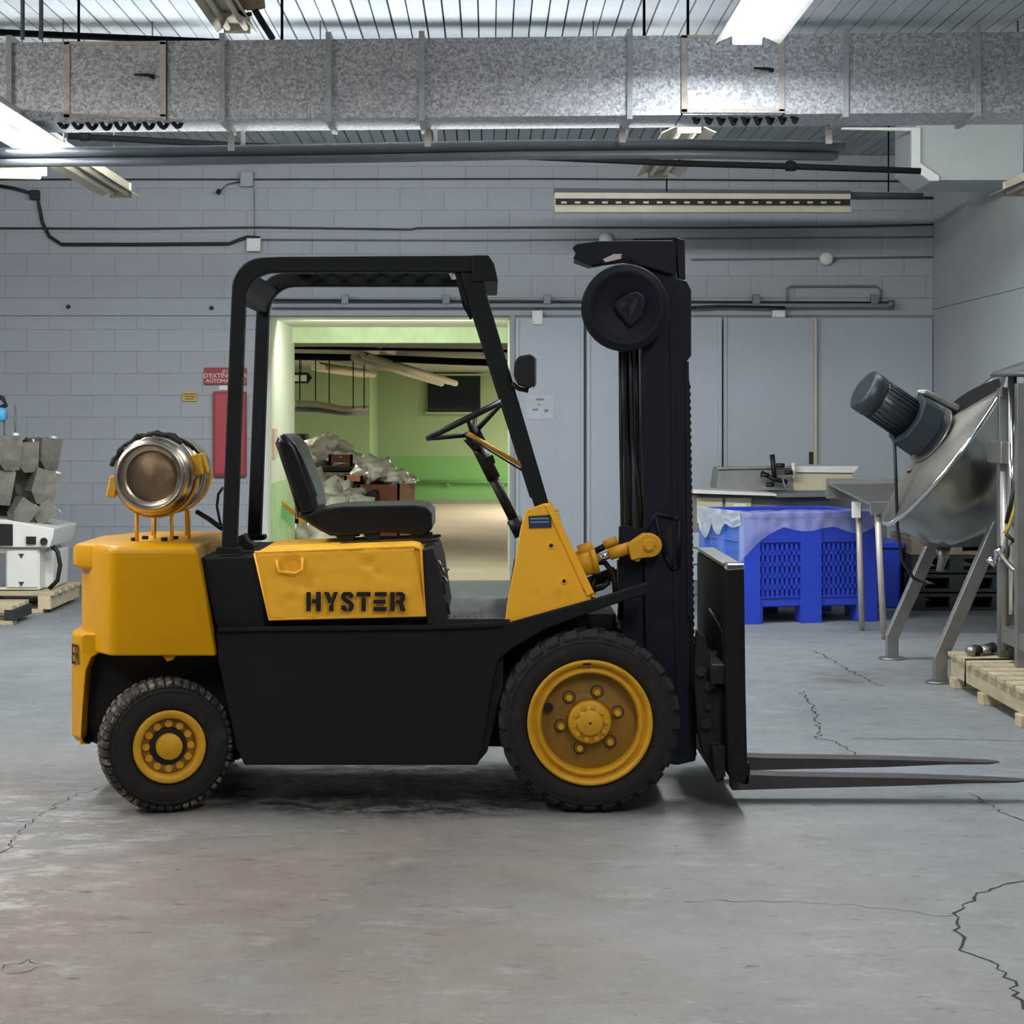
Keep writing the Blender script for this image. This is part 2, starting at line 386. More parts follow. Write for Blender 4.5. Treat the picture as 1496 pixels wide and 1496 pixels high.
courses(-5.3, OX0-.06, 0, 2.46); courses(-5.3, RX, 2.63, CZ)
MB().box(LX, -5.3, WY-.004, WY+.05, 0, CZ).build('wall_panel', M_wall, wall_back)
struct(MB().box(LX, RX, WY-.02, WY+.05, 2.465, 2.625), 'trim_1', M_wall, bevel=.004)
# opening jambs
struct(MB().box(OX0-.06, OX0, WY-.02, WY+.2, 0, 2.465), 'trim_2', M_white, bevel=.004)
struct(MB().box(OX1, OX1+.05, WY-.02, WY+.2, 0, 2.465), 'trim_3', M_wall, bevel=.004)
# right wall in big painted panels with recessed joints
wr = struct(MB().box(RX+.012, RX+.2, FY, WY+.2, 0, CZ), 'wall_right', M_mortar)
ys = [FY, -6, -2.5, 1, 4.5, 8.12, WY]
for a, b_ in zip(ys[:-1], ys[1:]):
    for z0, z1 in ((0, 1.25), (1.25, 2.52), (2.52, CZ)):
        MB().box(RX, RX+.03, a+.003, b_-.003, z0+.003, z1-.003).build('wall_panel', M_rwall, wr)
struct(MB().box(LX-.2, LX, FY, WY+.2, 0, CZ), 'wall_left', M_wall)
struct(MB().box(LX-.2, RX+.2, FY-.2, FY, 0, CZ), 'wall_front', M_wall)
# ceiling of narrow planks
ceil = struct(MB().box(LX-.2, RX+.2, FY-.2, WY+.2, CZ+.02, CZ+.12), 'ceiling', M_ceilgap)
pk = None; x = LX; rnd = random.Random(4)
while x < RX:
    if pk is None: pk = o = MB().box(0, .098, FY, WY+.02, 0, .03).build('plank', M_ceil, ceil)
    else: o = pk.copy(); C.objects.link(o)
    o.location = (x+.002, 0, CZ+rnd.uniform(-.004, .003)); o.scale = (rnd.uniform(.95, 1.0), 1, 1); x += .106
# bulkhead over the right corner
D = 15.6
bh_ = struct(MB().pprism([(1338, 150), (1338, 242), (1366, 263), (1500, 263), (1500, 150)], D, 16.4), 'wall_bulkhead', M_rwall)
struct(MB().pprism([(1332, 186), (1345, 186), (1345, 238), (1332, 244)], D-.03, D+.02).pprism([(1332, 244), (1345, 238), (1372, 257), (1372, 264), (1358, 264)], D-.03, D+.02), 'trim_4', M_white, bevel=.003)
struct(MB().pprism([(1230, 186), (1332, 186), (1332, 191), (1230, 189)], D-.03, D+.02), 'trim_5', M_white, bevel=.003)

# sliding door leaves and fixed panel right of the opening
def leaf(name, px0, px1, y, label=None, rim=True):
    x0, x1 = Xp(px0, WY-CAMY), Xp(px1, WY-CAMY); e = tag(MB().box(x0, x1, WY-y, WY-y+.04, .03, 2.44).build(name, M_panel, bevel=.004), kind='structure')
    if rim:
        for a, b_ in ((x0, x0+.035), (x1-.035, x1)):
            MB().box(a, b_, WY-y-.015, WY-y, .03, 2.44).build('stile', M_panel, e, bevel=.003)
    return e
leaf('door_1', 753, 852, .10); leaf('door_2', 856, 1052, .13); leaf('door_3', 1055, 1186, .085)
struct(MB().box(Xp(1190, 18.86), RX-.01, WY-.03, WY+.02, 0, 2.44), 'wall_panel', M_panel)
struct(MB().box(Xp(1184, 18.86), Xp(1191, 18.86), WY-.09, WY, .8, 2.44), 'trim_6', M_beige)

# ---------------- passage and the room beyond
PY = 21.2+CAMY; RY = 36+CAMY; JY = 33.5+CAMY
pw = struct(MB().box(OX0-.15, OX0, WY+.25, PY+.2, .9, OZ+.1), 'wall_passage_left', M_greenl)
struct(MB().box(OX0-.15, OX0+.003, WY+.2, PY+.2, 0, .9), 'wall_passage_dado', mat('pale_green_dado', '#a9cc9c', .6))
struct(MB().box(OX1, OX1+.15, WY+.2, PY+.2, 0, OZ+.1), 'wall_passage_right', M_greenl)
struct(MB().box(OX0-.15, OX1+.15, WY+.2, PY+.2, OZ, OZ+.1), 'ceiling_passage', M_greenl)
M_lint = mat('green_lintel', '#c8dcb6', .6)
struct(MB().box(OX0, OX1, PY, PY+.2, 2.30, OZ), 'wall_passage_header', M_lint)
M_floor2 = mat('dusty_floor', '#cfbcaa', .55, var=.1, scale=1.5, bump=.1)
struct(MB().box(-5, 5, WY+.12, RY+.2, -.1, 0), 'floor_back_room', M_floor2)
struct(MB().box(-5, 5, PY+.2, RY+.2, 2.32, 2.4), 'ceiling_back_room', mat('grey_ceiling', '#7d8178', .8))
def green_wall(x0, x1, y, nm):
    struct(MB().box(x0, x1, y, y+.1, .83, 2.32), nm, M_green)
    struct(MB().box(x0, x1, y-.01, y+.1, 0, .83), nm+'_dado', M_green2)
jx = Xp(540, 33.5)
green_wall(-5, jx, JY, 'wall_back_room_jog'); green_wall(jx, 5, RY, 'wall_back_room_end')
struct(MB().box(jx-.1, jx-.001, JY+.1, RY, 0, 2.32), 'wall_back_room_return', M_green)
struct(MB().box(-5.1, -5, PY, RY, 0, 2.32), 'wall_back_room_left', M_green)
struct(MB().box(5, 5.1, PY, RY, 0, 2.32), 'wall_back_room_right', M_green)
struct(MB().box(-5, OX0-.15, PY+.1, PY+.2, 0, 2.4).box(OX1+.15, 5, PY+.1, PY+.2, 0, 2.4), 'wall_back_room_front', M_green)
struct(MB().box(Xp(590, 36), 5, RY-.04, RY, 0, .06), 'baseboard_back_room', mat('grey_kerb', '#8c857b', .8), bevel=.005)
# rail along the green wall
e = empty('wall_rail', (0, RY, .3), 'green pipe rail running low along the green wall', 'rail')
MB().cyl((jx+.3, RY-.1, .385), (2.4, RY-.1, .385), .03).build('rail_pipe', M_green2, e)
for px in (572, 655, 735): MB().cbox((Xp(px, 36), RY-.05, .36), .05, .1, .08).build('bracket', M_green2, e)
# ================================================================== THE FORKLIFT
FT = empty('forklift', (0, .5, 0), 'yellow and black forklift truck with HYSTER on its side, parked side-on on the concrete', 'forklift')
DS = 7.88; DF = 8.86                        # near and far side planes of the chassis
TW0, TW1 = .05, 1.09
# ---- counterweight: plan sections stacked in height
def plan(xr, xf, xs, y0=.04, y1=1.11, ins=0):
    pts = [(xf-ins, y0+ins), (xs, y0+ins), (xs-.025, y0+.005+ins), (xs-.045, y0+.022+ins), (xs-.10, y0+.11+ins), (xr+.05+ins, y0+.23), (xr+.015+ins, y0+.29), (xr+ins, y0+.35)]
    return pts+[(x, y0+y1-y) for x, y in reversed(pts)]
def loft(mb, secs, smooth=True):
    n = len(secs[0][1]); vs = [(x, y, z) for z, P in secs for x, y in P]; fs = []
    for i in range(len(secs)-1):
        for k in range(n): fs.append([i*n+k, i*n+(k+1) % n, (i+1)*n+(k+1) % n, (i+1)*n+k])
    fs += [list(range(n)), list(range((len(secs)-1)*n, len(secs)*n))[::-1]]
    return mb.add(vs, fs, smooth)
xr0 = (107-CX)*8.14/F; xr1 = (116-CX)*8.14/F; xr2 = (104-CX)*8.14/F; xs = Xp(172, 7.84)
def zf(py): return Zp(py, 7.85)
def xf(py): return Xp(290+(py-808)/150*25, 7.85)
secs = []
for py, xr, ins in ((798, xr1, .035), (800, xr1, .014), (804, xr1, .003), (810, xr1, 0), (958, xr1, 0)):
    secs.append((zf(py), plan(xr, xf(py), xs, ins=ins)))
def rearslab(levels):
    out = []
    for py, xr in levels:
        P = [(xr1+.10, .20), (xr+.03, .27), (xr+.006, .31), (xr, .38)]; out.append((zf(py), P+[(x, 1.15-y) for x, y in reversed(P)]))
    return out
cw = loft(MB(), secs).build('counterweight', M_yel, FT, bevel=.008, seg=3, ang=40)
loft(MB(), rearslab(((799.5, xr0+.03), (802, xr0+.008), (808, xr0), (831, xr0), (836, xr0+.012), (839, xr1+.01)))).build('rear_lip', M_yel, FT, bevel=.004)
# lower rear skirt with the wheel cut-out
low = []
for py, dx in ((931, .085), (936, .08), (958, .07), (966, .035), (985, .014), (1040, .0), (1085, -.008), (1095, -.012)):
    xr = xr2+(0 if py < 1090 else .02)+(.012 if py < 933 else 0); xfr = Xp(119, 7.95)+dx
    P = [(xfr, .17), (xr+.072, .185), (xr+.02, .255), (xr, .36)]; P += [(x, 1.15-y) for x, y in reversed(P)]
    low.append((zf(py), P))
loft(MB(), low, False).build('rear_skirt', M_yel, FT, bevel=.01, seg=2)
MB().pprism([(118, 962), (150, 958), (312, 958), (335, 1010), (352, 1088), (345, 1104), (150, 1100), (133, 1096), (119, 1090)], 8.08, 8.75, 7.95).build('rear_chassis', M_dark, FT, bevel=.01)
MB().pprism([(236, 956), (258, 956), (252, 964), (244, 966)], 7.86, 7.9).build('tab', M_yel, FT)
# rear text
text('rear_lettering', 'HYST', .13, (xr2-.0012, .575, zf(973)), M_decal, FT, (90, 0, -90))
text('rear_lettering', 'ER', .115, (xr2+.046-.004, .22-.004, zf(978)), M_decal, FT, (90, 0, -53), sx=.55)
# ---- chassis
MB().pprism([(290, 815), (383, 812), (388, 915), (655, 915), (655, 925), (318, 925)], 7.90, 8.84).build('upper_frame', M_black, FT, bevel=.008)
side = [(315, 922), (640, 917), (735, 912), (885, 870), (948, 850), (948, 867), (882, 888), (800, 918), (748, 948), (730, 963), (722, 990), (703, 1104), (698, 1118), (357, 1118), (345, 1092), (318, 962)]
MB().pprism(side, DS, DS+.03).build('side_panel', M_black, FT, bevel=.006)
MB().pprism(side, DF-.03, DF, DS).build('side_panel', M_black, FT, bevel=.006)
MB().pprism([(320, 925), (735, 918), (735, 1000), (712, 1098), (700, 1112), (360, 1112), (325, 960)], DS+.03, DF-.03).build('belly', M_dark, FT)
MB().pprism([(724, 985), (770, 930), (850, 905), (905, 905), (905, 1000), (850, 1060), (735, 1104), (702, 1104)], 8.12, 8.6, 7.9).build('front_axle', M_dark, FT)
MB().pprism([(318, 917), (655, 913), (735, 909), (735, 915), (655, 919), (318, 923)], 7.86, 7.9).build('sill_strip', M_black, FT, bevel=.002)
# foot plate with ribbed rubber
fp = MB().pprism([(625, 905), (745, 905), (745, 914), (625, 914)], 7.89, 8.85).build('foot_plate', M_rubber, FT)
mt = mat('grey_rubber_mat', '#77797b', .5, var=.3, scale=18, bump=.3)
rb = MB()
for i in range(9): rb.cbox((Xp(655+i*10, 8.0), .62, Zp(904.2, 7.89)), .012, .9, .008)
rb.box(Xp(650, 8), Xp(742, 8), .12, 1.04, Zp(905, 7.89), Zp(904.5, 7.89)).build('floor_mat', mt, FT)
# ---- engine hood (paler yellow) as a dented skin
def hood_quad(u, v):      # u along, v down
    top = Vector((372+u*233, 808-u*9)); bot = Vector((393+u*229, 906-u*6)); return top.lerp(bot, v)
hd = MB(); nu, nv = 40, 18; vs = []
for j in range(nv+1):
    for i in range(nu+1):
        u, v = i/nu, j/nv; p = hood_quad(u, v); y = .075
        y += .004*noise.noise(Vector((u*9, v*4, 1)))+.003*noise.noise(Vector((u*22, v*9, 5)))
        for (cu, cv, r, a) in ((.22, .22, .10, .016), (.27, .5, .09, .012), (.7, .22, .06, .012), (.75, .35, .04, .012), (.18, .7, .06, .008)):
            d = math.hypot((u-cu)*2.3, v-cv)
            if d < r*1.6: y += a*math.cos(d/(r*1.6)*math.pi/2)
        dz = .004*noise.noise(Vector((u*12, 3, 2))) if j < 2 else 0
        vs.append((Xp(p.x, 7.875), y, Zp(p.y, 7.875)+dz))
hd.add(vs, [[j*(nu+1)+i, j*(nu+1)+i+1, (j+1)*(nu+1)+i+1, (j+1)*(nu+1)+i] for j in range(nv) for i in range(nu)], True)
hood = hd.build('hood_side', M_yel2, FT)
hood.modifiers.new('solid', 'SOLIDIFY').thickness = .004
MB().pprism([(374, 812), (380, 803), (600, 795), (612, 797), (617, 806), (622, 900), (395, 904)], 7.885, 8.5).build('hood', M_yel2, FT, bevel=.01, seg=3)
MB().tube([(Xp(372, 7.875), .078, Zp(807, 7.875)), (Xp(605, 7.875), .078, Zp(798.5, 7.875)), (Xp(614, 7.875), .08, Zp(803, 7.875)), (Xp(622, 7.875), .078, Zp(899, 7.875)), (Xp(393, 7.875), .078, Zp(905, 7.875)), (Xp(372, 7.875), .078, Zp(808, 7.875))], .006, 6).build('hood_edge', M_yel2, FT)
MB().tube([W(405, 818, 7.87), W(407, 835, 7.865), W(432, 838, 7.862), W(443, 832, 7.865), W(442, 815, 7.87)], .007, 6).build('pressed_rim', M_yel2, hood)
# stencilled name on the hood side
G = {'H': [[(0, 0), (.3, 0), (.3, 1), (0, 1)], [(.38, .42), (.66, .42), (.66, 0), (.98, 0), (.98, 1), (.66, 1), (.66, .62), (.38, .62)]],
 'Y': [[(0, 1), (.34, 1), (.56, .58), (.42, .38), (.36, .38)], [(.68, 1), (1, 1), (.68, .42), (.68, 0), (.36, 0), (.36, .3), (.5, .34)]],
 'S': [[(.95, .7), (.65, .7), (.6, .82), (.42, .82), (.36, .74), (.42, .66), (.85, .5), (1, .34), (.98, .15), (.8, 0), (.56, 0), (.56, .18), (.66, .24), (.64, .34), (.2, .52), (.02, .66), (.02, .86), (.2, 1), (.75, 1), (.95, .88)], [(0, .3), (.32, .3), (.36, .2), (.46, .18), (.46, 0), (.2, 0), (.03, .12)]],
 'T': [[(0, .77), (1, .77), (1, 1), (0, 1)], [(.34, 0), (.66, 0), (.66, .69), (.34, .69)]],
 'E': [[(.1, .78), (1, .78), (1, 1), (.1, 1)], [(0, .4), (.92, .4), (.92, .6), (0, .6)], [(0, 0), (1, 0), (1, .22), (0, .22)]],
 'R': [[(0, 0), (.3, 0), (.3, 1), (0, 1)], [(.38, 1), (.8, 1), (1, .86), (1, .6), (.84, .47), (1, .1), (1, 0), (.68, 0), (.55, .4), (.38, .4), (.38, .58), (.62, .6), (.7, .7), (.62, .8), (.38, .8)]]}
for ch, x0, x1 in (('H', 447.5, 469), ('Y', 473, 494), ('S', 498, 517), ('T', 521, 541.5), ('E', 545.5, 565), ('R', 570, 592)):
    m_ = MB()
    for pl in G[ch]: m_.pprism([(x0+a*(x1-x0), 893-b*28) for a, b in pl], 7.858, 7.866)
    m_.build('letter', M_decal, hood)
# black control side behind the hood
MB().pprism([(612, 806), (632, 800), (642, 830), (655, 912), (628, 914), (622, 900)], 7.9, 8.8).build('hood_front_plate', M_rubber, FT, bevel=.004)
lv = MB()
for i, (a, b) in enumerate(((632, 818), (637, 828), (641, 842))): lv.tube([W(a, b, 8.0), W(a+9, b+3, 7.98), W(a+14, b+10, 7.97)], .007, 6)
lv.cyl(W(650, 830, 7.98), W(655, 834, 7.98), .008); lv.build('latch_rods', M_steel2, FT)
for a, b in ((644, 850), (650, 880)): MB().pprism([(a, b), (a+5, b), (a+8, b+18), (a+3, b+18)], 7.93, 7.97).build('bracket', M_hose, FT)
# ---- yellow front cowl (cheek plates and lower dash)
ck = [(768, 746), (794, 736), (803, 735), (865, 877), (737, 915), (741, 880), (752, 825), (760, 775)]
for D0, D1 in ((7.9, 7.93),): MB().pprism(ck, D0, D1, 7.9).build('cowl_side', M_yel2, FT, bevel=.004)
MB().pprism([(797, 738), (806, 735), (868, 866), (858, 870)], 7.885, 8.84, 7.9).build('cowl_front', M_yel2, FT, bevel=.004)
MB().pprism([(755, 840), (812, 840), (830, 878), (745, 905)], 7.93, 8.8, 7.9).build('dash', M_black, FT)
MB().pprism([(772, 754), (805, 752), (806, 771), (773, 772)], 7.896, 7.9).build('sticker', mat('dark_blue_label', '#2c3a52', .5), FT, 'small dark blue sticker')
for a, b in ((772+1, 757), (773, 762)):
    MB().pprism([(a+2, b), (a+29, b-.6), (a+29, b+1.4), (a+2, b+2)], 7.8945, 7.8965).build('print_line', mat('label_grey', '#7f93ad', .6), FT)
for a, b in ((805, 797), (824, 849)):
    MB().lathe([(.013, -.001), (.013, -.004), (.008, -.005), (.008, 0)], W(a, b, 7.9), n=16).build('bolt_ring', M_yel2, FT)
    MB().lathe([(.0001, -.0045), (.0075, -.0045), (.0075, 0)], W(a, b, 7.9), n=12).build('bolt_hole', M_decal, FT)
for i in range(3):
    p = W(812+i*1, 746+i*6, 7.91); MB().cyl(p, p+Vector((0.012, -.002, 0)), .006, 8).build('hinge_bolt', M_yel2, FT)
MB().pprism([(857, 850), (866, 862), (872, 874), (865, 872), (852, 862)], 7.9, 7.96).build('bracket', M_yel2, FT)
# ---- overhead guard
GN = 7.93; GF = 8.78
def guard_side(D0, D1):
    o1 = [(323, 806), (330, 700), (336, 480), (338, 430)]+[(384+(x), 422-(z)) for x, z in arc((0, 0), 46, 180, 90, 8)]+[(405, 375), (714, 373), (722, 384), (728, 411), (702, 413)]
    o2 = [(802, 736), (782, 740), (672, 398), (420, 398)]+[(404+x, 440-z) for x, z in arc((0, 0), 42, 90, 180, 8)]+[(360, 500), (352, 620), (345, 806)]
    # polygon: outer path, then the front leg, then the inner path
    m_ = MB()
    outer = [(323, 806), (336, 470), (338, 425)]+[(384+x, 422-z) for x, z in arc((0, 0), 46, 175, 95, 7)]+[(405, 375), (700, 373)]
    inner = [(345, 806), (357, 470), (358, 440)]+[(400+x, 440-z) for x, z in arc((0, 0), 42, 175, 95, 7)]+[(415, 398), (700, 398)]
    n = len(outer); vs = []
    for D in (D0, D1): vs += [(Xp(a, GN if D0 < 8.3 else GN), Yd(D), Zp(b, GN)) for a, b in outer+inner]
    q = 2*n; fs = []
    for i in range(n-1):
        fs += [[i, i+1, n+i+1, n+i], [q+i, q+n+i, q+n+i+1, q+i+1], [i, q+i, q+i+1, i+1], [n+i, n+i+1, q+n+i+1, q+n+i]]
    fs += [[0, n, q+n, q], [n-1, q+n-1, q+2*n-1, 2*n-1]]
    m_.add(vs, fs); return m_
guard_side(GN, GN+.06).build('guard_side', M_black, FT, bevel=.008)
guard_side(GF, GF+.06).build('guard_side', M_black, FT, bevel=.008)
for D in (GN, GF+.005):
    MB().pprism([(672, 398), (700, 398), (706, 412), (802, 736), (781, 741)], D, D+.055, GN).build('front_post', M_black, FT, bevel=.006)
    MB().pprism([(664, 398), (680, 398), (692, 442), (684, 452), (672, 430)], D+.02, D+.03, GN).build('gusset', M_black, FT)
MB().pprism([(690, 373), (714, 373), (722, 385), (728, 411), (690, 412)], GN-.01, GF+.07, GN).build('header_channel', M_black, FT, bevel=.005)
MB().pprism([(404, 376), (430, 376), (430, 380), (404, 380)], GN+.05, GF, GN).build('roof_bar', M_black, FT)
for i in range(6):
    x = 455+i*40; MB().pprism([(x, 374.5), (x+9, 374.5), (x+9, 378), (x, 378)], GN+.05, GF, GN).build('roof_bar', M_black, FT)
MB().pprism([(340, 420), (352, 400), (366, 396), (372, 404), (356, 428), (354, 440), (340, 440)], GN+.055, GF, GN).build('rear_crossmember', M_black, FT, bevel=.004)
MB().pprism([(655, 398), (672, 396), (674, 408), (660, 409)], GF-.04, GF, GF).build('highlight_plate', M_white, FT, label='small white plate for the highlight under the roof')  # white plate stands in for a highlight by the front post
for D in (GN-.01, GF-.01): MB().pprism([(316, 800), (352, 800), (352, 808), (316, 810)], D, D+.09, GN).build('post_foot', M_black, FT, bevel=.003)
# work lamp on the front post
lm = MB().pprism([(752, 528), (758, 520), (776, 517), (781, 522), (781, 560), (775, 568), (757, 562), (751, 548)], 7.86, 8.0).build('work_lamp', M_rubber, FT, bevel=.01, seg=3)
MB().pprism([(779, 519), (784, 524), (784, 562), (779, 568)], 7.87, 7.99).build('lamp_lens', M_chrome, lm, label='pale lens', bevel=.004)
MB().tube([W(748, 560, 7.93), W(758, 568, 7.93), W(772, 571, 7.93)], .009, 8).build('lamp_bracket', M_hose, lm)
# steering wheel, column, strut
wc = W(681, 612.5, 8.32); a = math.atan2(54, 108); Mw = Matrix.Rotation(-a, 4, 'Y')
ring = [wc+Mw@Vector((.172*math.cos(t), .172*math.sin(t), 0)) for t in [2*math.pi*i/32 for i in range(32)]]
sw = MB().tube(ring, .0135, 8, closed=True).build('steering_wheel', M_hose, FT)
hub = W(691, 634, 8.32)
MB().cyl(hub+Mw@Vector((0, 0, .02)), hub-Mw@Vector((0, 0, .045)), .035, 16).build('hub', M_hose, sw)
for t in (1.35, 3.1, 4.75, 6.1):
    MB().tube([hub, wc+Mw@Vector((.15*math.cos(t), .15*math.sin(t), -.012)), wc+Mw@Vector((.172*math.cos(t), .172*math.sin(t), 0))], [.012, .009, .009], 8).build('spoke', M_hose, sw)
MB().cyl(W(697, 650, 8.32), W(722, 700, 8.32), .028, 14).cyl(W(716, 690, 8.32), W(760, 778, 8.32), .021, 14).build('steering_column', M_hose, FT)
MB().pprism([(703, 672), (720, 664), (724, 676), (708, 686)], 8.27, 8.37).pprism([(676, 642), (700, 648), (704, 655), (690, 658)], 8.25, 8.38).build('column_clamp', M_hose, FT, bevel=.003)
MB().cyl(W(750, 758, 8.3), W(762, 782, 8.3), .03, 12).build('column_base', M_hose, FT)
MB().tube([W(683, 633, 8.2), W(700, 643, 8.2), W(768, 683, 8.1)], .009, 8).build('column_strut', M_yel3, FT, label='thin yellow strut')
MB().tube([W(689, 642, 8.2), W(767, 690, 8.1)], .004, 6).build('cable', M_hose, FT)
# ---- seat
bk = [(401, 648), (405, 638), (413, 634), (423, 638), (434, 650), (445, 678), (461, 725), (466, 745), (458, 754), (442, 757), (433, 748), (420, 705)]
st = empty('seat', (0, .6, 0), parent=FT)
MB().pprism(bk, 8.2, 8.66, 8.2).build('backrest', M_vinyl, st, bevel=.03, seg=5, ang=50)
MB().pprism([(423, 638), (434, 650), (447, 682), (463, 725), (458, 732), (440, 690), (428, 658)], 8.23, 8.63, 8.2).build('backrest_pad', M_vinyl, st, bevel=.008, seg=3)
MB().pprism([(436, 752), (446, 752), (470, 744), (500, 740), (606, 738), (624, 741), (631, 750), (632, 772), (622, 782), (560, 778), (500, 783), (482, 783), (455, 768)], 8.18, 8.68, 8.18).build('cushion', M_vinyl, st, bevel=.022, seg=5, ang=40)
MB().pprism([(438, 756), (470, 762), (520, 772), (516, 792), (500, 794), (490, 783), (468, 776)], 8.2, 8.24).pprism([(438, 756), (470, 762), (520, 772), (516, 792), (500, 794), (490, 783), (468, 776)], 8.6, 8.64, 8.2).build('seat_bracket', M_hose, st, bevel=.004)
MB().pprism([(530, 778), (556, 778), (552, 792), (538, 792)], 8.2, 8.25).pprism([(600, 776), (632, 778), (630, 792), (620, 794), (616, 784), (600, 782)], 8.2, 8.25).build('seat_foot', M_hose, st)
for D in (8.1, 8.42): MB().pprism([(474, 799), (500, 793), (640, 788), (642, 791), (620, 795), (500, 801)], D, D+.05, 8.1).build('seat_rail', M_hose, st, bevel=.002)
# ---- tank cradle (yellow)
cr = empty('tank_cradle', (0, .5, 0), parent=FT)
TC = W(220, 696, 8.02); TR = .158
def cradle_arc(y, a0, a1, r, name='cradle_strap', w=.045):
    m_ = MB(); n = 18; vs = []
    for i in range(n+1):
        t = math.radians(a0+(a1-a0)*i/n)
        for rr in (r, r+.008):
            for yy in (y, y+w): vs.append((TC.x+rr*math.cos(t), yy, TC.z+rr*math.sin(t)))
    fs = []
    for i in range(n):
        b_ = 4*i; fs += [[b_, b_+4, b_+5, b_+1], [b_+2, b_+3, b_+7, b_+6], [b_, b_+2, b_+6, b_+4], [b_+1, b_+5, b_+7, b_+3]]
    fs += [[0, 1, 3, 2], [4*n, 4*n+2, 4*n+3, 4*n+1]]
    return m_.add(vs, fs).build(name, M_yel3, cr)
cradle_arc(.33, 185, 355, TR+.004); cradle_arc(.72, 175, 365, TR+.004)
for y in (.34, .74):
    for sx in (-.075, -.0+.065):
        MB().tube([(TC.x+sx, y, TC.z-TR+.01), (TC.x+sx, y, Zp(792, 8.1))], .008, 8).build('leg', M_yel3, cr)
for x in (.0, .14): MB().tube([(TC.x+x-.03, .5, TC.z-TR+.01), (TC.x+x-.03, .5, Zp(792, 8.1)), (TC.x+x, .5, Zp(795, 8.1))], .007, 8).build('leg', M_yel3, cr)
MB().box(TC.x-.12, TC.x+.13, .3, .8, 1.012, 1.025).build('base_plate', M_yel3, cr, bevel=.004)
for px, py in ((196, 790), (240, 790), (256, 788), (212, 788)): MB().cyl(W(px, py, 8.15), W(px, py-5, 8.15), .014, 6).build('nut', M_dark, cr)
for sx, a0 in ((1, 15), (-1, 195)):
    c0 = Vector((TC.x+(TR+.01)*math.cos(math.radians(a0)), .42, TC.z+(TR+.01)*math.sin(math.radians(a0))))
    for y in (.36, .52) if sx > 0 else (.30,):
        MB().cbox((c0.x, y, c0.z), .035, .05, .085, Matrix.Rotation(math.radians(-12*sx), 4, 'Y')).build('clamp_block', M_yel3, cr, bevel=.006)
MB().tube([W(288, 748, 8.5), W(305, 758, 8.45), W(324, 772, 8.4)], .011, 8).build('stay_rod', M_hose, FT)
MB().tube([W(326, 712, 8.5), W(319, 722, 8.5), W(317, 740, 8.5), W(322, 765, 8.45), W(340, 790, 8.3)], .006, 8).build('gas_hose', M_hose, FT)
MB().pprism([(344, 785), (356, 780), (362, 790), (372, 796), (370, 803), (345, 803)], 8.1, 8.2).build('valve', M_hose, FT, bevel=.004)
# ---- gas cylinder, strapped in the cradle: a thing of its own
gc = empty('gas_cylinder', (TC.x, .5, TC.z-TR), 'aged silver gas cylinder lying in the yellow cradle on the counterweight', 'gas cylinder')
MB().lathe([(.001, .075), (.06, .07), (.10, .05), (.128, .03), (.146, .045), (.156, .075), (.158, .11), (.158, .30), (.163, .305), (.163, .325), (.158, .33), (.158, .62), (.150, .68), (.12, .73), (.06, .76), (.001, .77)], (TC.x, .20, TC.z), n=64).build('tank_body', M_tank, gc)
MB().lathe([(.128, .0), (.133, .002), (.134, .05), (.128, .07), (.121, .07), (.121, .006), (.128, 0)], (TC.x, .19, TC.z), n=64).build('foot_ring', M_steel2, gc)
MB().lathe([(.001, .028), (.05, .032), (.09, .042), (.122, .06)], (TC.x, .20, TC.z), n=48).build('tank_end', M_tankend, gc, label='brown dished end')
for y in (.37, .56): MB().lathe([(.160, 0), (.164, .004), (.164, .03), (.160, .034)], (TC.x, y, TC.z), n=64).build('steel_band', M_steel2, gc)
rp = []
for i in range(16):
    t = math.radians(165-i*7.5); r_ = .165+.005*math.sin(i*2.1); rp.append((TC.x+r_*math.cos(t), .26+.012*math.sin(i*1.7)+i*.006, TC.z+r_*math.sin(t)))
MB().tube(rp, [.010+.004*math.sin(i*2.9) for i in range(16)], 7).build('strap', M_rubber, gc, label='frayed black strap')
rp2 = [(x-.004, y+.10, z+.004) for x, y, z in rp[6:]]+[(TC.x+.12, .5, TC.z+.115), (TC.x+.15, .55, TC.z+.07)]
MB().tube(rp2, .009, 7).build('strap', M_rubber, gc)
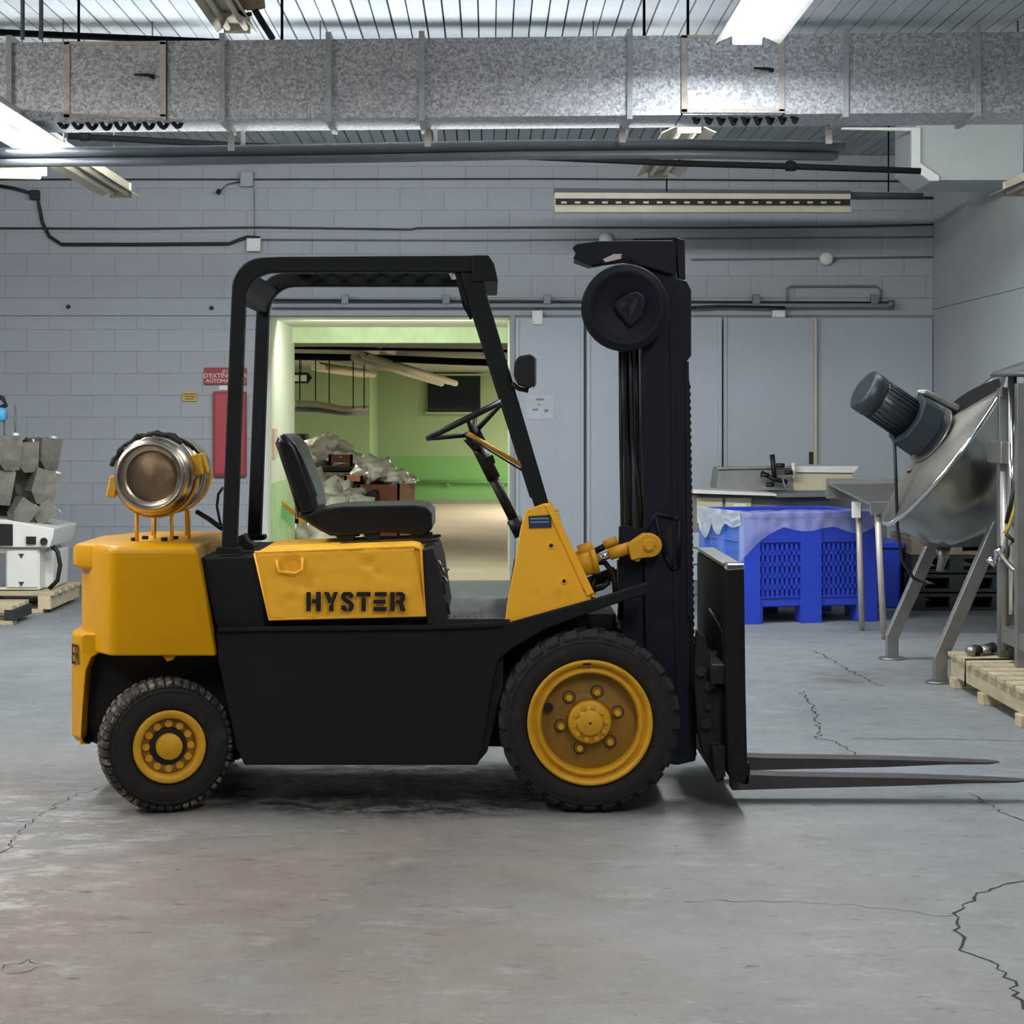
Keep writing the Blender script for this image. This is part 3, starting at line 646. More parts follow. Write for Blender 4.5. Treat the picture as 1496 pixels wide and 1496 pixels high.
# ---- wheels
def wheel(name, cx, cz, R, wd, y0, rim, hubr, nuts, lugs, turn, front):
    c = Vector((cx, y0, cz)); wl = empty(name, (cx, y0+wd/2, cz), parent=FT)
    b = R*(.978 if front else .986); sk = .045 if front else .022
    MB().lathe([(rim-.004, .03), (rim+.004, .008), (rim+.02, 0.0), (rim+.3*(R-rim), -.004), (rim+.62*(R-rim), .0), (b-.012, .014), (b, .035), (b, wd-.035), (b-.012, wd-.014), (rim+.3*(R-rim), wd), (rim, wd-.02), (rim-.004, wd-.03)], c, n=72).build('tire', M_dusty, wl)
    MB().lathe([(rim+.62*(R-rim), -.0015), (rim+.66*(R-rim), -.003), (rim+.70*(R-rim), .001)], c, n=72).build('sidewall_ridge', M_dusty, wl)
    lg = MB(); k = lugs; wdt = 2*math.pi*R/k*.62
    for i in range(k):
        for (ya, yb, ph) in ((.002, wd*.47, 0), (wd*.53, wd-.002, .5)):
            M = Matrix.Rotation(-2*math.pi*(i+ph)/k, 4, 'Y')
            pts = [(b-sk, .001), (b-.012, .001), (R-.006, .014), (R, .03), (R, yb-ya)] if ya < wd*.3 else [(b-sk, yb-ya-.001), (b-.012, yb-ya-.001), (R-.006, yb-ya-.014), (R, yb-ya-.03), (R, 0)]
            vs = []
            skew = .25*wdt
            for sx in (-1, 1):
                for (r_, yy) in pts+[(b-sk-.005, yb-ya if ya < wd*.3 else 0)]:
                    vs.append(c+M@Vector((sx*wdt/2+(skew*(yy/(yb-ya))), ya+yy, r_)))
            n = len(vs)//2
            lg.add(vs, [list(range(n)), list(range(2*n-1, n-1, -1))]+[[j, (j+1) % n, n+(j+1) % n, n+j] for j in range(n)])
    lg.build('tread', M_tread if not front else M_dusty, wl, kind=None)
    if front:
        MB().lathe([(rim, .02), (rim, -.002), (rim-.008, -.006), (rim-.016, .0), (rim-.022, .022), (rim-.030, .024), (rim-.036, .010), (rim-.044, .004), (rim-.05, .010), (rim-.056, .05), (rim-.056, .075)], c, n=72).build('rim', M_yel3, wl)
        MB().lathe([(rim-.054, .06), (rim-.10, .055), (hubr+.035, .05), (hubr+.01, .048), (hubr+.006, .03)], c, n=64).build('disc', M_disc, wl)
        MB().lathe([(hubr+.008, .05), (hubr+.002, .012), (hubr-.006, .004), (hubr-.026, .006), (hubr-.030, -.004), (hubr-.036, -.008), (.005, -.010), (.001, -.010)], c, n=48).build('hub', M_yel3, wl)
        MB().lathe([(.001, -.012), (.005, -.012), (.005, -.009)], c, n=10).build('hub_dot', M_decal, wl)
        for i in range(10):
            t = 2*math.pi*i/10+.1; p = c+Vector(((hubr-.016)*math.cos(t), .004, (hubr-.016)*math.sin(t)))
            MB().cyl(p, p+Vector((0, -.012, 0)), .0095, 8).build('hub_bolt', M_yel3, wl)
        for a_, b__ in ((832, 1022), (873, 1014), (903, 1044), (892, 1087), (848, 1096), (820, 1064)):
            p = c+Vector(((a_-862)/381, .05, -(b__-1057)/381)); nt = MB(); nt.cyl(p+Vector((0, .01, 0)), p+Vector((0, -.006, 0)), .021, 18); nt.build('nut_boss', M_disc, wl); nt = MB(); nt.cyl(p, p+Vector((0, -.026, 0)), .0125, 6); nt.build('lug_nut', M_yel3, wl); MB().lathe([(.0215, .002), (.026, .003)], p+Vector((0, -.004, 0)), n=18).build('nut_gap', M_decal, wl)
        p = c+Vector((-.158, .047, .053)); MB().cyl(p+Vector((0, .001, 0)), p+Vector((0, -.006, 0)), .018, 16).build('hand_hole', M_decal, wl)
        MB().cbox((c.x-.012, -.003, c.z+rim-.015), .03, .006, .008).build('valve_slot', M_decal, wl)
    else:
        MB().lathe([(rim, .02), (rim, -.003), (rim-.006, -.006), (rim-.026, -.002), (rim-.032, .008), (rim-.034, .035)], c, n=56).build('rim', M_yel3, wl)
        MB().lathe([(rim-.033, .032), (rim-.036, .03), (hubr+.024, .03), (hubr+.018, .05)], c, n=48).build('disc', M_disc, wl)
        MB().lathe([(hubr+.02, .05), (hubr+.004, .055), (hubr, .05), (hubr, -.002), (hubr-.004, -.006), (.001, -.006)], c, n=40).build('hub', M_yel3, wl)
        MB().lathe([(hubr+.020, .0275), (hubr-.001, .026)], c, n=40).build('hub_gap', M_decal, wl)
        for i in range(nuts):
            t = 2*math.pi*i/nuts; p = c+Vector(((rim-.053)*math.cos(t), .03, (rim-.053)*math.sin(t)))
            MB().cyl(p, p+Vector((0, -.006, 0)), .0145, 16).build('lug_nut', M_yel3, wl)
    wl.rotation_euler.z = turn
    return wl
wheel('drive_wheel', Xp(862, 7.8), .349, .350, .21, 0.0, .241, .079, 6, 28, 0, True)
wheel('steer_wheel', Xp(237, 7.8), .256, .256, .17, 0.0, .140, .050, 12, 46, math.radians(19), False)
wheel('drive_wheel', Xp(862, 7.8), .349, .350, .21, .95, .241, .079, 6, 28, 0, True)
wheel('steer_wheel', Xp(237, 7.8)+.03, .256, .256, .17, .98, .140, .050, 12, 34, math.radians(19), False)
# ---- mast
MD = 8.02
mast = empty('mast', (Xp(970, MD), .6, .15), parent=FT)
def rail(D, nm): 
    return MB().pprism([(938, 520), (938, 400), (940, 352), (984, 348), (988, 352), (988, 406), (1003, 410), (1010, 424), (1010, 520), (1003, 528), (1003, 700), (1008, 900), (1012, 1060), (1018, 1090), (1016, 1112), (990, 1118), (948, 1112), (942, 900)], D, D+.10, MD).build(nm, M_mast, mast, bevel=.005)
rail(MD, 'mast_rail'); rail(8.62, 'mast_rail')
for D in (MD+.012, 8.60): MB().pprism([(987, 346), (1001, 350), (1002, 408), (992, 408)], D, D+.08, MD).build('inner_rail', M_rubber, mast, bevel=.003)
for D in (MD-.01,):
    MB().pprism([(1001, 528), (1006, 528), (1012, 900), (1004, 900)], D, D+.02, MD).build('rail_flange', M_mast, mast)
    MB().pprism([(978, 470), (981, 470), (991, 900), (996, 1100), (990, 1100), (985, 900)], D+.002, D+.012, MD).build('rail_rib', M_mast, mast)
MB().pprism([(925, 348), (988, 346), (990, 350), (925, 351)], MD, 8.72, MD).build('top_plate', M_mast, mast, bevel=.002)
for z in ((352, 392), (1040, 1100), (880, 910)):
    MB().pprism([(950, z[0]), (985, z[0]), (985, z[1]), (950, z[1])], MD+.09, 8.64, MD).build('crossmember', M_mast, mast)
ch = MB()
for i in range(104):
    py = 560+i*5.25; ch.cbox(W(1005+(py-560)*.016, py, 8.35), .012+.008*(i % 2), .03, .0155)
ch.build('lift_chain', M_dark, mast)
# lift cylinder + hoses seen left of the rail
MB().cyl(W(935, 505, 8.3), W(935, 1085, 8.3), .035, 20).build('lift_cylinder', M_mast, mast)
MB().cyl(W(915, 505, 8.12), W(921, 1000, 8.12), .018, 12).build('mast_tube', M_mast, mast)
hs = [[(922, 505), (922, 560), (924, 640), (934, 710), (940, 780)], [(911, 505), (911, 600), (914, 700), (922, 790)], [(906, 500), (907, 640), (909, 770), (912, 900)], [(930, 505), (931, 600), (930, 700), (936, 780), (934, 900)]]
for i, h in enumerate(hs): MB().tube([W(a, b, 8.06+i*.012) for a, b in h], .0075, 8).build('hose', M_hose, mast)
MB().pprism([(905, 770), (918, 768), (935, 775), (960, 760), (975, 745), (978, 820), (905, 824)], MD+.02, MD+.06, MD).build('bracket_plate', M_mast, mast, bevel=.003)
MB().pprism([(903, 820), (942, 820), (945, 1000), (925, 1010), (905, 900)], MD+.03, MD+.09, MD).build('lower_column', M_mast, mast)
# raised anchor plate with an opening
an = MB(); ou = [(957, 750), (985, 756), (992, 760), (991, 828), (983, 832), (972, 812)]
for i in range(len(ou)): an.tube([W(*ou[i], MD-.006), W(*ou[(i+1) % len(ou)], MD-.006)], .009, 6)
an.tube([W(957, 750, MD-.006), W(946, 775, MD-.006)], .0065, 6)
an.build('anchor_rib', M_mast, mast)
MB().pprism([(974, 770), (984, 768), (986, 776), (986, 812), (981, 818), (974, 800)], MD-.003, MD+.01, MD).build('anchor_slot', M_decal, mast)
# overhead bracket + hose reel
MB().pprism([(836, 362), (842, 357), (872, 353), (940, 352), (982, 352), (982, 402), (925, 386), (910, 384), (880, 388), (866, 390), (848, 384), (837, 378), (841, 370)], MD-.03, MD+.02, MD).build('reel_bracket', M_mast, mast, bevel=.005)
MB().pprism([(842, 372), (868, 382), (880, 385), (862, 388), (840, 380)], MD-.04, MD+.16, MD).build('bracket_flange', M_mast, mast)
MB().pprism([(896, 372), (912, 372), (910, 378), (884, 384), (880, 380)], MD-.034, MD-.028, MD).build('pale_patch', mat('patch_white', '#c9bfc4', .4), mast)  # pale patch on the reel bracket
for a, b in ((912, 374), (924, 376)): MB().cyl(W(a, b, MD-.04), W(a, b, MD), .012, 10).build('bolt', M_dark, mast)
rc = W(914, 449, 7.93)
rl = MB().lathe([(.001, .002), (.05, .002), (.053, .0), (.09, .002), (.093, .0), (.128, .002), (.131, -.002), (.150, -.003), (.153, .001), (.163, .0), (.168, .003), (.170, .012), (.168, .022), (.158, .026), (.158, .06), (.168, .064), (.170, .08), (.160, .09), (.001, .09)], rc, n=72).build('hose_reel', M_mast, mast)
bd = [(897, 447), (905, 437), (913, 432), (922, 428), (930, 426), (940, 433), (943, 443), (938, 455), (938, 462), (925, 474), (920, 478), (912, 468), (903, 458)]
MB().pprism(bd, 7.905, 7.94, 7.93).build('reel_bracket', M_mast, rl, bevel=.006, seg=3)
MB().pprism([(919, 447), (929, 436), (931, 442), (925, 455), (918, 465)], 7.893, 7.897, 7.93).build('reel_slot', M_decal, rl)
MB().lathe([(.001, -.006), (.018, -.006), (.020, 0), (.020, .02)], W(911, 448, 7.91), n=20).build('reel_hub', M_rubber, rl)
MB().cyl(rc+Vector((0, .05, 0)), rc+Vector((0, .25, 0)), .03, 16).build('reel_axle', M_mast, rl)
# tilt cylinder
tl = empty('tilt_cylinder', (Xp(880, 7.98), .2, 1.0), parent=FT)
TD = 7.99
MB().cyl(W(835, 828, TD), W(868, 818, TD), .052, 24).build('barrel', M_yel3, tl)
MB().cyl(W(845, 806, TD-.01), W(866, 799, TD-.01), .024, 16).build('port', M_yel3, tl)
MB().cyl(W(864, 819, TD), W(872, 817, TD), .056, 24).build('gland', M_yel3, tl)
MB().cyl(W(868, 817, TD), W(895, 809, TD), .016, 16).build('rod', M_chrome, tl, label='chrome rod')
MB().cyl(W(868, 806, TD+.06), W(888, 796, TD+.06), .013, 12).build('rod', M_hose, tl)
MB().cyl(W(882, 797, TD+.05), W(902, 789, TD+.05), .018, 14).build('knuckle', M_yel3, tl)
MB().cyl(W(890, 810, TD), W(920, 800, TD), .024, 18).build('rod_end', M_yel3, tl)
cv = [(916, 795), (940, 779)]+[(949+x, 796-z) for x, z in arc((0, 0), 17, 100, -80, 10)]+[(930, 815), (922, 818)]
MB().pprism(cv, TD-.045, TD-.015, TD).build('clevis', M_yel3, tl, bevel=.005, seg=3)
MB().pprism(cv, TD+.015, TD+.045, TD).build('clevis', M_yel3, tl, bevel=.005)
MB().cyl(W(948, 797, TD-.06), W(948, 797, TD+.06), .017, 20).build('pin', M_yel3, tl)
MB().lathe([(.018, -.004), (.022, -.006), (.024, 0)], W(948, 797, TD-.05), n=20).build('pin_ring', M_yel3, tl)
MB().cyl(W(931, 815, TD-.03), W(931, 815, TD+.03), .014, 14).build('nut', M_yel3, tl)
for p in ([(872, 822), (884, 822), (894, 835), (898, 850), (899, 868)], [(870, 838), (866, 855), (866, 872), (872, 890)], [(890, 850), (880, 858), (866, 862)]):
    MB().tube([W(a, b, 8.02) for a, b in p], .011, 8).build('hose', M_hose, tl)
MB().pprism([(905, 862), (912, 862), (910, 905), (902, 905)], 8.05, 8.08).pprism([(860, 856), (905, 838), (908, 846), (862, 864)], 8.4, 8.44, 8.05).build('strut', M_black, tl)
# ---- carriage, backrest plate and forks
cg = empty('carriage', (Xp(1050, 7.9), .6, .1), parent=FT)
MB().pprism([(1059, 833), (1085, 829), (1087, 1000), (1090, 1128), (1086, 1141), (1068, 1140), (1062, 1120), (1059, 980)], 7.80, 8.90, 7.85).build('load_plate', M_plate, cg, bevel=.006)
MB().pprism([(1060, 822.5), (1085, 822.5), (1085, 830), (1060, 832)], 7.795, 7.90, 7.85).build('worn_cap', M_chrome, cg, bevel=.003, label='bare shiny corner')
MB().box(Xp(1058, 7.85), Xp(1085, 7.85), .1, 1.08, Zp(829, 7.85), Zp(829, 7.85)+.012).build('plate_top', M_steel2, cg)
cm = M_dark
MB().pprism([(1038, 975), (1060, 972), (1060, 1000), (1040, 1000)], 7.85, 8.85, 7.85).build('carriage_bar', cm, cg, bevel=.004)
MB().box(Xp(1040, 7.85), Xp(1058, 7.85), .06, 1.05, Zp(973, 7.85), Zp(973, 7.85)+.006).build('carriage_bar_top', M_steel2, cg, label='bare grey top edge')
MB().pprism([(1018, 920), (1030, 930), (1038, 960), (1042, 1000), (1058, 1005), (1058, 1140), (1048, 1144), (1040, 1130), (1036, 1112), (1026, 1098), (1018, 1060), (1014, 980)], 7.92, 7.98, 7.92).build('carriage_side', cm, cg, bevel=.006)
MB().pprism([(1018, 920), (1030, 930), (1038, 960), (1042, 1000), (1058, 1005), (1058, 1140), (1048, 1144), (1040, 1130), (1036, 1112), (1026, 1098), (1018, 1060), (1014, 980)], 8.70, 8.76, 7.92).build('carriage_side', cm, cg, bevel=.006)
MB().pprism([(1040, 1090), (1060, 1090), (1060, 1135), (1046, 1140)], 7.85, 8.85, 7.85).build('carriage_bar', cm, cg, bevel=.004)
rr_ = random.Random(2)
for i in range(6):
    a, b = 1022+rr_.random()*22, 945+i*27+rr_.random()*10; MB().cyl(W(a, b, 7.90), W(a, b, 7.95), .012+.014*rr_.random(), 7).build('roller', cm, cg)
MB().tube([W(1036, 890, 8.0), W(1046, 905, 7.95), W(1056, 922, 7.9), (Xp(1058, 7.9), .1, Zp(945, 7.9))], .006, 6).build('hose', M_woodd, cg)
for D in (8.02, 8.45):                      # two forks: heel + tapering blade
    k = D
    x0, x1 = Xp(1075, 7.9), 2.13; zt, zb = .105, .062
    vs = []; fs = []; st_ = [(x0, zt+.01, zb-.012, .055), (x0+.2, zt+.002, zb-.006, .055), (x0+.7, zt-.006, zb+.006, .055), (x0+.95, zt-.014, zb+.016, .052), (x1-.05, .085, .077, .042), (x1, .083, .080, .018)]
    for (x, a_, b__, h) in st_: vs += [(x, Yd(k)+.055-h, a_), (x, Yd(k)+.055+h, a_), (x, Yd(k)+.055+h, b__), (x, Yd(k)+.055-h, b__)]
    for i in range(len(st_)-1):
        for j in range(4): fs.append([4*i+j, 4*i+(j+1) % 4, 4*i+4+(j+1) % 4, 4*i+4+j])
    fs += [[0, 1, 2, 3], [len(vs)-1, len(vs)-2, len(vs)-3, len(vs)-4]]
    MB().add(vs, fs).build('fork_blade', mat('fork_steel', '#4a4546', .5, metal=.3, var=.2, scale=12), cg, bevel=.004)
    MB().box(Xp(1085, 7.9), Xp(1085, 7.9)+.045, Yd(k), Yd(k)+.11, .07, .16).build('fork_heel', M_mast, cg, bevel=.006)
# ================================================================== OVERHEAD: duct, pipes, fixtures
DD = 10.95
duct = empty('air_duct', (0, Yd(DD), 3.2), 'long galvanised sheet air duct hanging across the room under the plank ceiling', 'duct')
def dz(px, top): return Zp((61-.0105*(px-100)) if top else (176-.0085*(px-100)), DD)
def dseg(p0, p1, y0, y1, name, m, zi0=0, zi1=0, **k):
    x0, x1 = Xp(p0, DD), Xp(p1, DD); b0, t0, b1, t1 = dz(p0, 0)+zi0, dz(p0, 1)-zi1, dz(p1, 0)+zi0, dz(p1, 1)-zi1
    vs = [(x0, y0, b0), (x1, y0, b1), (x1, y0, t1), (x0, y0, t0), (x0, y1, b0), (x1, y1, b1), (x1, y1, t1), (x0, y1, t0)]
    return MB().add(vs, [[0, 1, 2, 3], [5, 4, 7, 6], [4, 0, 3, 7], [1, 5, 6, 2], [3, 2, 6, 7], [4, 5, 1, 0]]).build(name, m, duct, **k)
Y0 = Yd(DD)
seams = [-900, -560, -220, 14, 243, 325, 480, 616, 920, 996, 1145, 1235, 1428, 1640, 1828]
for a, b in zip(seams[:-1], seams[1:]): dseg(a+1, b-1, Y0, Y0+.46, 'duct_section', M_duct, bevel=.003, seg=1)
for s in (14, 325, 480, 616, 920, 1235, 1428):
    dseg(s-4, s+4, Y0-.022, Y0+.48, 'seam_flange', mat('light_flange', '#b4b8ba', .5, metal=.2, var=.2, scale=20), -.02, -.035)
M_frame = mat('worn_door_frame', '#cdc4bb', .5, metal=.1, var=.2, scale=20)
for (a, b, hx) in ((94, 243, 218), (995, 1146, 1120)):
    ad = dseg(a+8, b-8, Y0-.012, Y0, 'access_door', M_duct, .028, .02)
    fr = MB()
    for q0, q1, za, zb in ((a, a+9, 0, 1), (b-9, b, 0, 1)):
        fr.box(Xp(q0, DD), Xp(q1, DD), Y0-.02, Y0, dz(q0, 0)+.012, dz(q0, 1)-.002)
    fr.box(Xp(a, DD), Xp(b, DD), Y0-.02, Y0, dz((a+b)/2, 0)+.008, dz((a+b)/2, 0)+.03)
    fr.box(Xp(a, DD), Xp(b, DD), Y0-.02, Y0, dz((a+b)/2, 1)-.022, dz((a+b)/2, 1)-.004)
    fr.build('door_frame', M_frame, duct, bevel=.002)
    hz = dz(hx, 1)-.19
    MB().tube([(Xp(hx-20, DD), Y0-.03, hz+.004), (Xp(hx, DD), Y0-.035, hz), (Xp(hx+8, DD), Y0-.02, hz-.008)], [.006, .009, .013], 8).build('handle', M_hose, duct)
for (a, b) in ((132, 103), (411, 120)): MB().cbox((Xp(a, DD), Y0-.003, Zp(b, DD)), .03, .004, .035).build('paint_fleck', M_white, duct)
# hangers of the duct
for px in (33, 60): 
    tag(MB().cyl((Xp(px, 10.8), Yd(10.8), Zp(58, 10.8)), (Xp(px, 10.8), Yd(10.8), CZ), .012, 8).build('hanger_rod', M_pipe), 'thick steel hanger rod over the duct, '+('leftmost in the photo' if px < 40 else 'second from the photo left edge'), 'rod', 'hanger rods over the duct left end')
for px in (115, 412, 941, 1005):
    MB().cyl((Xp(px, 11.1), Yd(11.1), Zp(66, 11.1)), (Xp(px, 11.1), Yd(11.1), CZ), .008, 8).build('hanger_rod', M_pipeb, duct)
tag(MB().tube([W(-30, 46, 11.5), W(100, 52, 11.5), W(330, 62, 11.5)], .02, 8).build('conduit_pipe', M_pipeb), 'black pipe running along the top left of the duct', 'pipe')
# coiled cords under the duct
for (p0, p1, py, nm) in ((85, 270, 183, 'dark coiled cord hanging under the left access door of the duct'), (1000, 1160, 176, 'dark coiled cord hanging under the right access door of the duct')):
    pts = []; x0, x1 = Xp(p0, 11.2), Xp(p1, 11.2)
    n_ = 100
    for i in range(n_+1):
        t = i/n_; a = t*2*math.pi*9; pts.append((x0+(x1-x0)*t, Yd(11.0)+.06+.03*math.cos(a), Zp(py, 11.2)+.028*math.sin(a)-.012*math.sin(t*3.1)))
    tag(MB().tube(pts, .013, 6).build('coiled_cord', M_hose), nm, 'cord')
# white hanger straps and the grey pipe bundle
pb = empty('pipe_bundle', (0, Yd(11.5), 2.95), 'bundle of three grey pipes slung below the air duct', 'pipes')
for i, (dy, r_, yy) in enumerate(((0, .028, .0), (9, .03, .05), (16, .024, -.02))):
    P = [W(px, py+dy, 11.5)+Vector((0, yy, 0)) for px, py in ((-60, 224), (200, 221), (500, 217), (760, 212), (1000, 210), (1218+(2-i)*8, 214))]
    MB().tube(P, r_, 12).build('pipe', M_pipe, pb)
for px, a, b in ((336, 180, 218), (625, 176, 212), (911, 168, 206), (1214, 172, 208)):
    sm_ = mat('white_strap', '#cfcac2', .5)
    MB().box(Xp(px-5, 11.3), Xp(px+4, 11.3), Yd(11.35), Yd(11.37), Zp(b, 11.3), Zp(a-6, 11.3)).build('strap', sm_, pb)
    MB().box(Xp(px+6, 11.3), Xp(px+12, 11.3), Yd(11.6), Yd(11.62), Zp(b-4, 11.3), Zp(a-4, 11.3)).build('strap', sm_, pb)
tag(MB().tube([W(100, 199, 14), W(200, 204, 14), W(340, 212, 14), W(700, 226, 14), W(1000, 239, 14), W(1155, 243, 14), W(1345, 250, 14)], .022, 10).build('sprinkler_pipe', M_pipeb), 'black sprinkler pipe crossing below the ceiling behind the duct', 'pipe')
for px, py in ((124, 199), (1155, 243)): tag(MB().tube([W(px-7, py, 14), W(px, py, 14), W(px+7, py, 14)], .034, 10).cyl(W(px, py, 14), W(px, py-16, 14), .018).build('pipe_coupling', M_pipeb), 'black coupling on the sprinkler pipe '+('near the left fixtures' if px < 500 else 'above the long wall fixture'), 'coupling')
# ---- fluorescent fixtures. local frame: length along +u
def fixture(name, c, L, az, lit, label, wd=.26, hot=False, group=None, rods=True, up=CZ, tilt=0, wings=True):
    f = empty(name, c, label, 'light fixture', group)
    M = Matrix.Rotation(az, 4, 'Z')@Matrix.Rotation(tilt, 4, 'Y'); c = Vector(c)
    def T(x, y, z): return c+M@Vector((x, y, z))
    mt_, mr_ = ((M_tube_hot if hot else M_tube_on) if lit else M_tube_off), (M_white if lit else M_cream)
    h = MB(); h.box(-L/2, L/2, -.06, .06, .03, .09)
    h.v = [T(*v) for v in h.v]; h.build('housing', mr_ if not lit else M_white, f, bevel=.004)
    if wings:
        for s in (-1, 1):
            g = MB(); g.add([T(-L/2, s*.06, .034), T(L/2, s*.06, .034), T(L/2, s*wd/2, -.015), T(-L/2, s*wd/2, -.015), T(-L/2, s*.06, .04), T(L/2, s*.06, .04), T(L/2, s*(wd/2+.004), -.011), T(-L/2, s*(wd/2+.004), -.011)], [[0, 1, 2, 3], [7, 6, 5, 4], [0, 3, 7, 4], [1, 5, 6, 2], [0, 4, 5, 1], [2, 6, 7, 3]])
            g.build('reflector', mr_, f)
        sl = MB()
        for i in range(int(L/.12)):
            for s in (-1, 1): sl.add([T(-L/2+.06+i*.12+dx, s*(.075+dy*.03), .0305-dy*.021) for dx, dy in ((0, 0), (.06, 0), (.06, .7), (0, .7))], [[0, 1, 2, 3]])
        if not lit: sl.build('slots', M_dark, f, kind='stuff')
    for s in (-1, 1): MB().cyl(T(-L/2+.03, s*.05, .008), T(L/2-.03, s*.05, .008), .017, 10).build('tube', mt_, f)
    for e_ in (-1, 1): g = MB(); g.box(e_*L/2-.012, e_*L/2+.012, -.075, .075, -.02, .085); g.v = [T(*v) for v in g.v]; g.build('end_cap', mr_, f, bevel=.003)
    if rods:
        for e_ in (-.38, .38): p = T(e_*L, 0, .09); MB().cyl(p, (p.x, p.y, up), .005, 6).build('rod', M_pipe, f)
    return f
q = math.pi/2
fixture('tube_fixture', (-2.58, 3.02, 3.09), 2.44, q, True, 'brightly lit tube fixture at the left edge of the photo, partly behind the duct', wd=.34, hot=True)
fixture('tube_fixture', (-2.60, 5.45, 3.09), 2.2, q, False, 'unlit cream tube fixture in line behind the lit one on the left')
fixture('tube_fixture', (1.30, 1.25, 3.42), 2.44, q, True, 'brightly lit tube fixture overlapping the top of the duct on the right', wd=.33, hot=True)
fixture('tube_fixture', (-2.72, -.2, 3.42), 2.4, q, True, 'lit tube fixture overhead, before the left end of the duct')
fixture('tube_fixture', (1.28, -3.4, 3.42), 2.4, q, True, 'lit tube fixture overhead, over the front floor on the right')
fixture('tube_fixture', (-2.72, -4.2, 3.42), 2.4, q, True, 'lit tube fixture overhead, over the front floor on the left')
fixture('tube_fixture', (-4.9, .3, 3.42), 2.4, q, True, 'lit tube fixture overhead, over the floor left of the forklift')
D = 16.9; lf = empty('long_fixture', (Xp(1026, D), Yd(D), Zp(296, D)), 'long unlit cream tube fixture hanging parallel to the back wall', 'light fixture')
MB().pprism([(810, 282), (1243, 284), (1243, 308), (810, 309)], D+.06, D+.14, D).build('housing', M_cream, lf, bevel=.004)
MB().pprism([(810, 275), (1243, 278), (1243, 283), (810, 281)], D, D+.2, D).build('top_channel', M_conduitd, lf)
MB().pprism([(1236, 278), (1353, 280), (1353, 286), (1236, 285)], D+.1, D+.14, D).build('end_channel', M_conduitd, lf)
MB().pprism([(810, 281), (1243, 283), (1243, 291), (810, 290)], D+.0, D+.05, D).build('reflector', M_cream, lf, bevel=.004)
MB().pprism([(810, 302), (1243, 302), (1243, 311), (810, 311)], D-.04, D+.04, D).build('reflector', M_cream, lf, bevel=.006)
MB().pprism([(812, 290), (1243, 291), (1243, 299), (812, 298)], D+.03, D+.06, D).build('slot_strip', MATS['dark_grease'], lf)
for i in range(21):
    MB().pprism([(820+i*20, 294), (828+i*20, 294), (828+i*20, 297), (820+i*20, 297)], D+.015, D+.03, D).build('socket', M_cream, lf)
for px in (974, 1298): MB().cyl(W(px, 280, D), (Xp(px, D), Yd(D), CZ), .007, 6).build('rod', M_pipeb, lf)
fixture('tube_fixture', (1.28, 6.45, 3.36), 2.44, q, False, 'unlit tube fixture hanging behind the pipe bundle, right of the middle', wd=.34)
fixture('tube_fixture', (3.76, 5.6, Zp(283, 14.6)), 2.4, q, False, 'unlit cream tube fixture hanging beside the right wall', wd=.34)
cf = fixture('tube_fixture', (Xp(-60, 12.2), Yd(12.2), Zp(250, 12.2)), 1.0, 0, False, 'cream tube fixture hanging crosswise at the left edge, under the lit one', wd=.2)
MB().pprism([(-160, 235), (62, 235), (58, 262), (-160, 258)], 12.14, 12.17).build('side_sheet', M_cream, cf, bevel=.003)
MB().pprism([(-160, 242), (44, 242), (44, 254), (-160, 254)], 12.13, 12.142).build('side_recess', M_beige, cf, bevel=.003)
for x_, nm in ((-2.9, 'left'), (-.2, 'middle'), (2.4, 'right')): fixture('tube_fixture', (x_, 4.66, 3.66), 2.2, 0, True, 'added lit tube fixture for the wall fill, unseen behind the duct, the '+nm+' of its row', wd=.2)  # unseen fixtures added to go with the back-wall fill lights
# broken hanging fixture at the top
bf = fixture('broken_fixture', (-1.42, 2.7, 3.70), 1.9, q, False, 'broken rusty tube fixture hanging open from the ceiling at the top left', wd=.22, tilt=math.radians(0))
MB().add([W(308, -5, 10.9), W(386, -5, 10.9), W(388, 12, 11.0), W(372, 16, 11.0), W(350, 14, 11.0), W(332, 26, 11.1), W(324, 42, 11.2)], [[0, 1, 2, 3, 4, 5, 6]]).build('torn_sheet', mat('rusty_cream_sheet', '#a8977c', .6, hex2='#6d4d33', thr=.62, scale=9), bf)
MB().tube([W(372, 14, 11.0), W(384, 34, 11.1), W(398, 56, 11.2)], .02, 6).tube([W(350, 16, 11), W(356, 22, 11), W(368, 20, 11)], .012, 6).build('dangling_wiring', M_dark, bf)
# ---- conduits and boxes on the back wall
BW = WY-.05; DB = BW-CAMY
def wallrun(pts, r, m, label, cat='conduit', nm='wall_conduit', y=0): return tag(MB().tube([(Xp(a, DB), BW+y, Zp(b, DB)) for a, b in pts], r, 8).build(nm, m), label, cat)
wallrun([(-60, 262), (350, 262), (800, 261), (1363, 265)], .008, M_conduitd, 'thin conduit highest on the back wall, under the ceiling')
wallrun([(-60, 333), (200, 334), (380, 332), (600, 335), (610, 333), (800, 332), (1040, 333), (1250, 331), (1363, 328)], .009, M_conduitd, 'wavy cable stretched along the back wall above the forklift roof', 'cable', 'wall_cable')
wallrun([(370, 350), (700, 351), (1363, 346)], .007, M_conduit, 'grey conduit just below the wavy cable')
wallrun([(1010, 379), (1190, 377), (1363, 375)], .007, M_conduit, 'grey conduit through the round box, right of the mast')
wallrun([(1230, 289), (1363, 289)], .012, M_conduitd, 'short dark conduit ending in the corner behind the long fixture')
wallrun([(-40, 265), (20, 275), (55, 285), (57, 300), (62, 325), (72, 345), (90, 357), (200, 357), (335, 356), (350, 350), (362, 346), (380, 348)], .016, M_hose, 'thick black cable dropping on the left and running to a white box', 'cable', 'wall_cable')
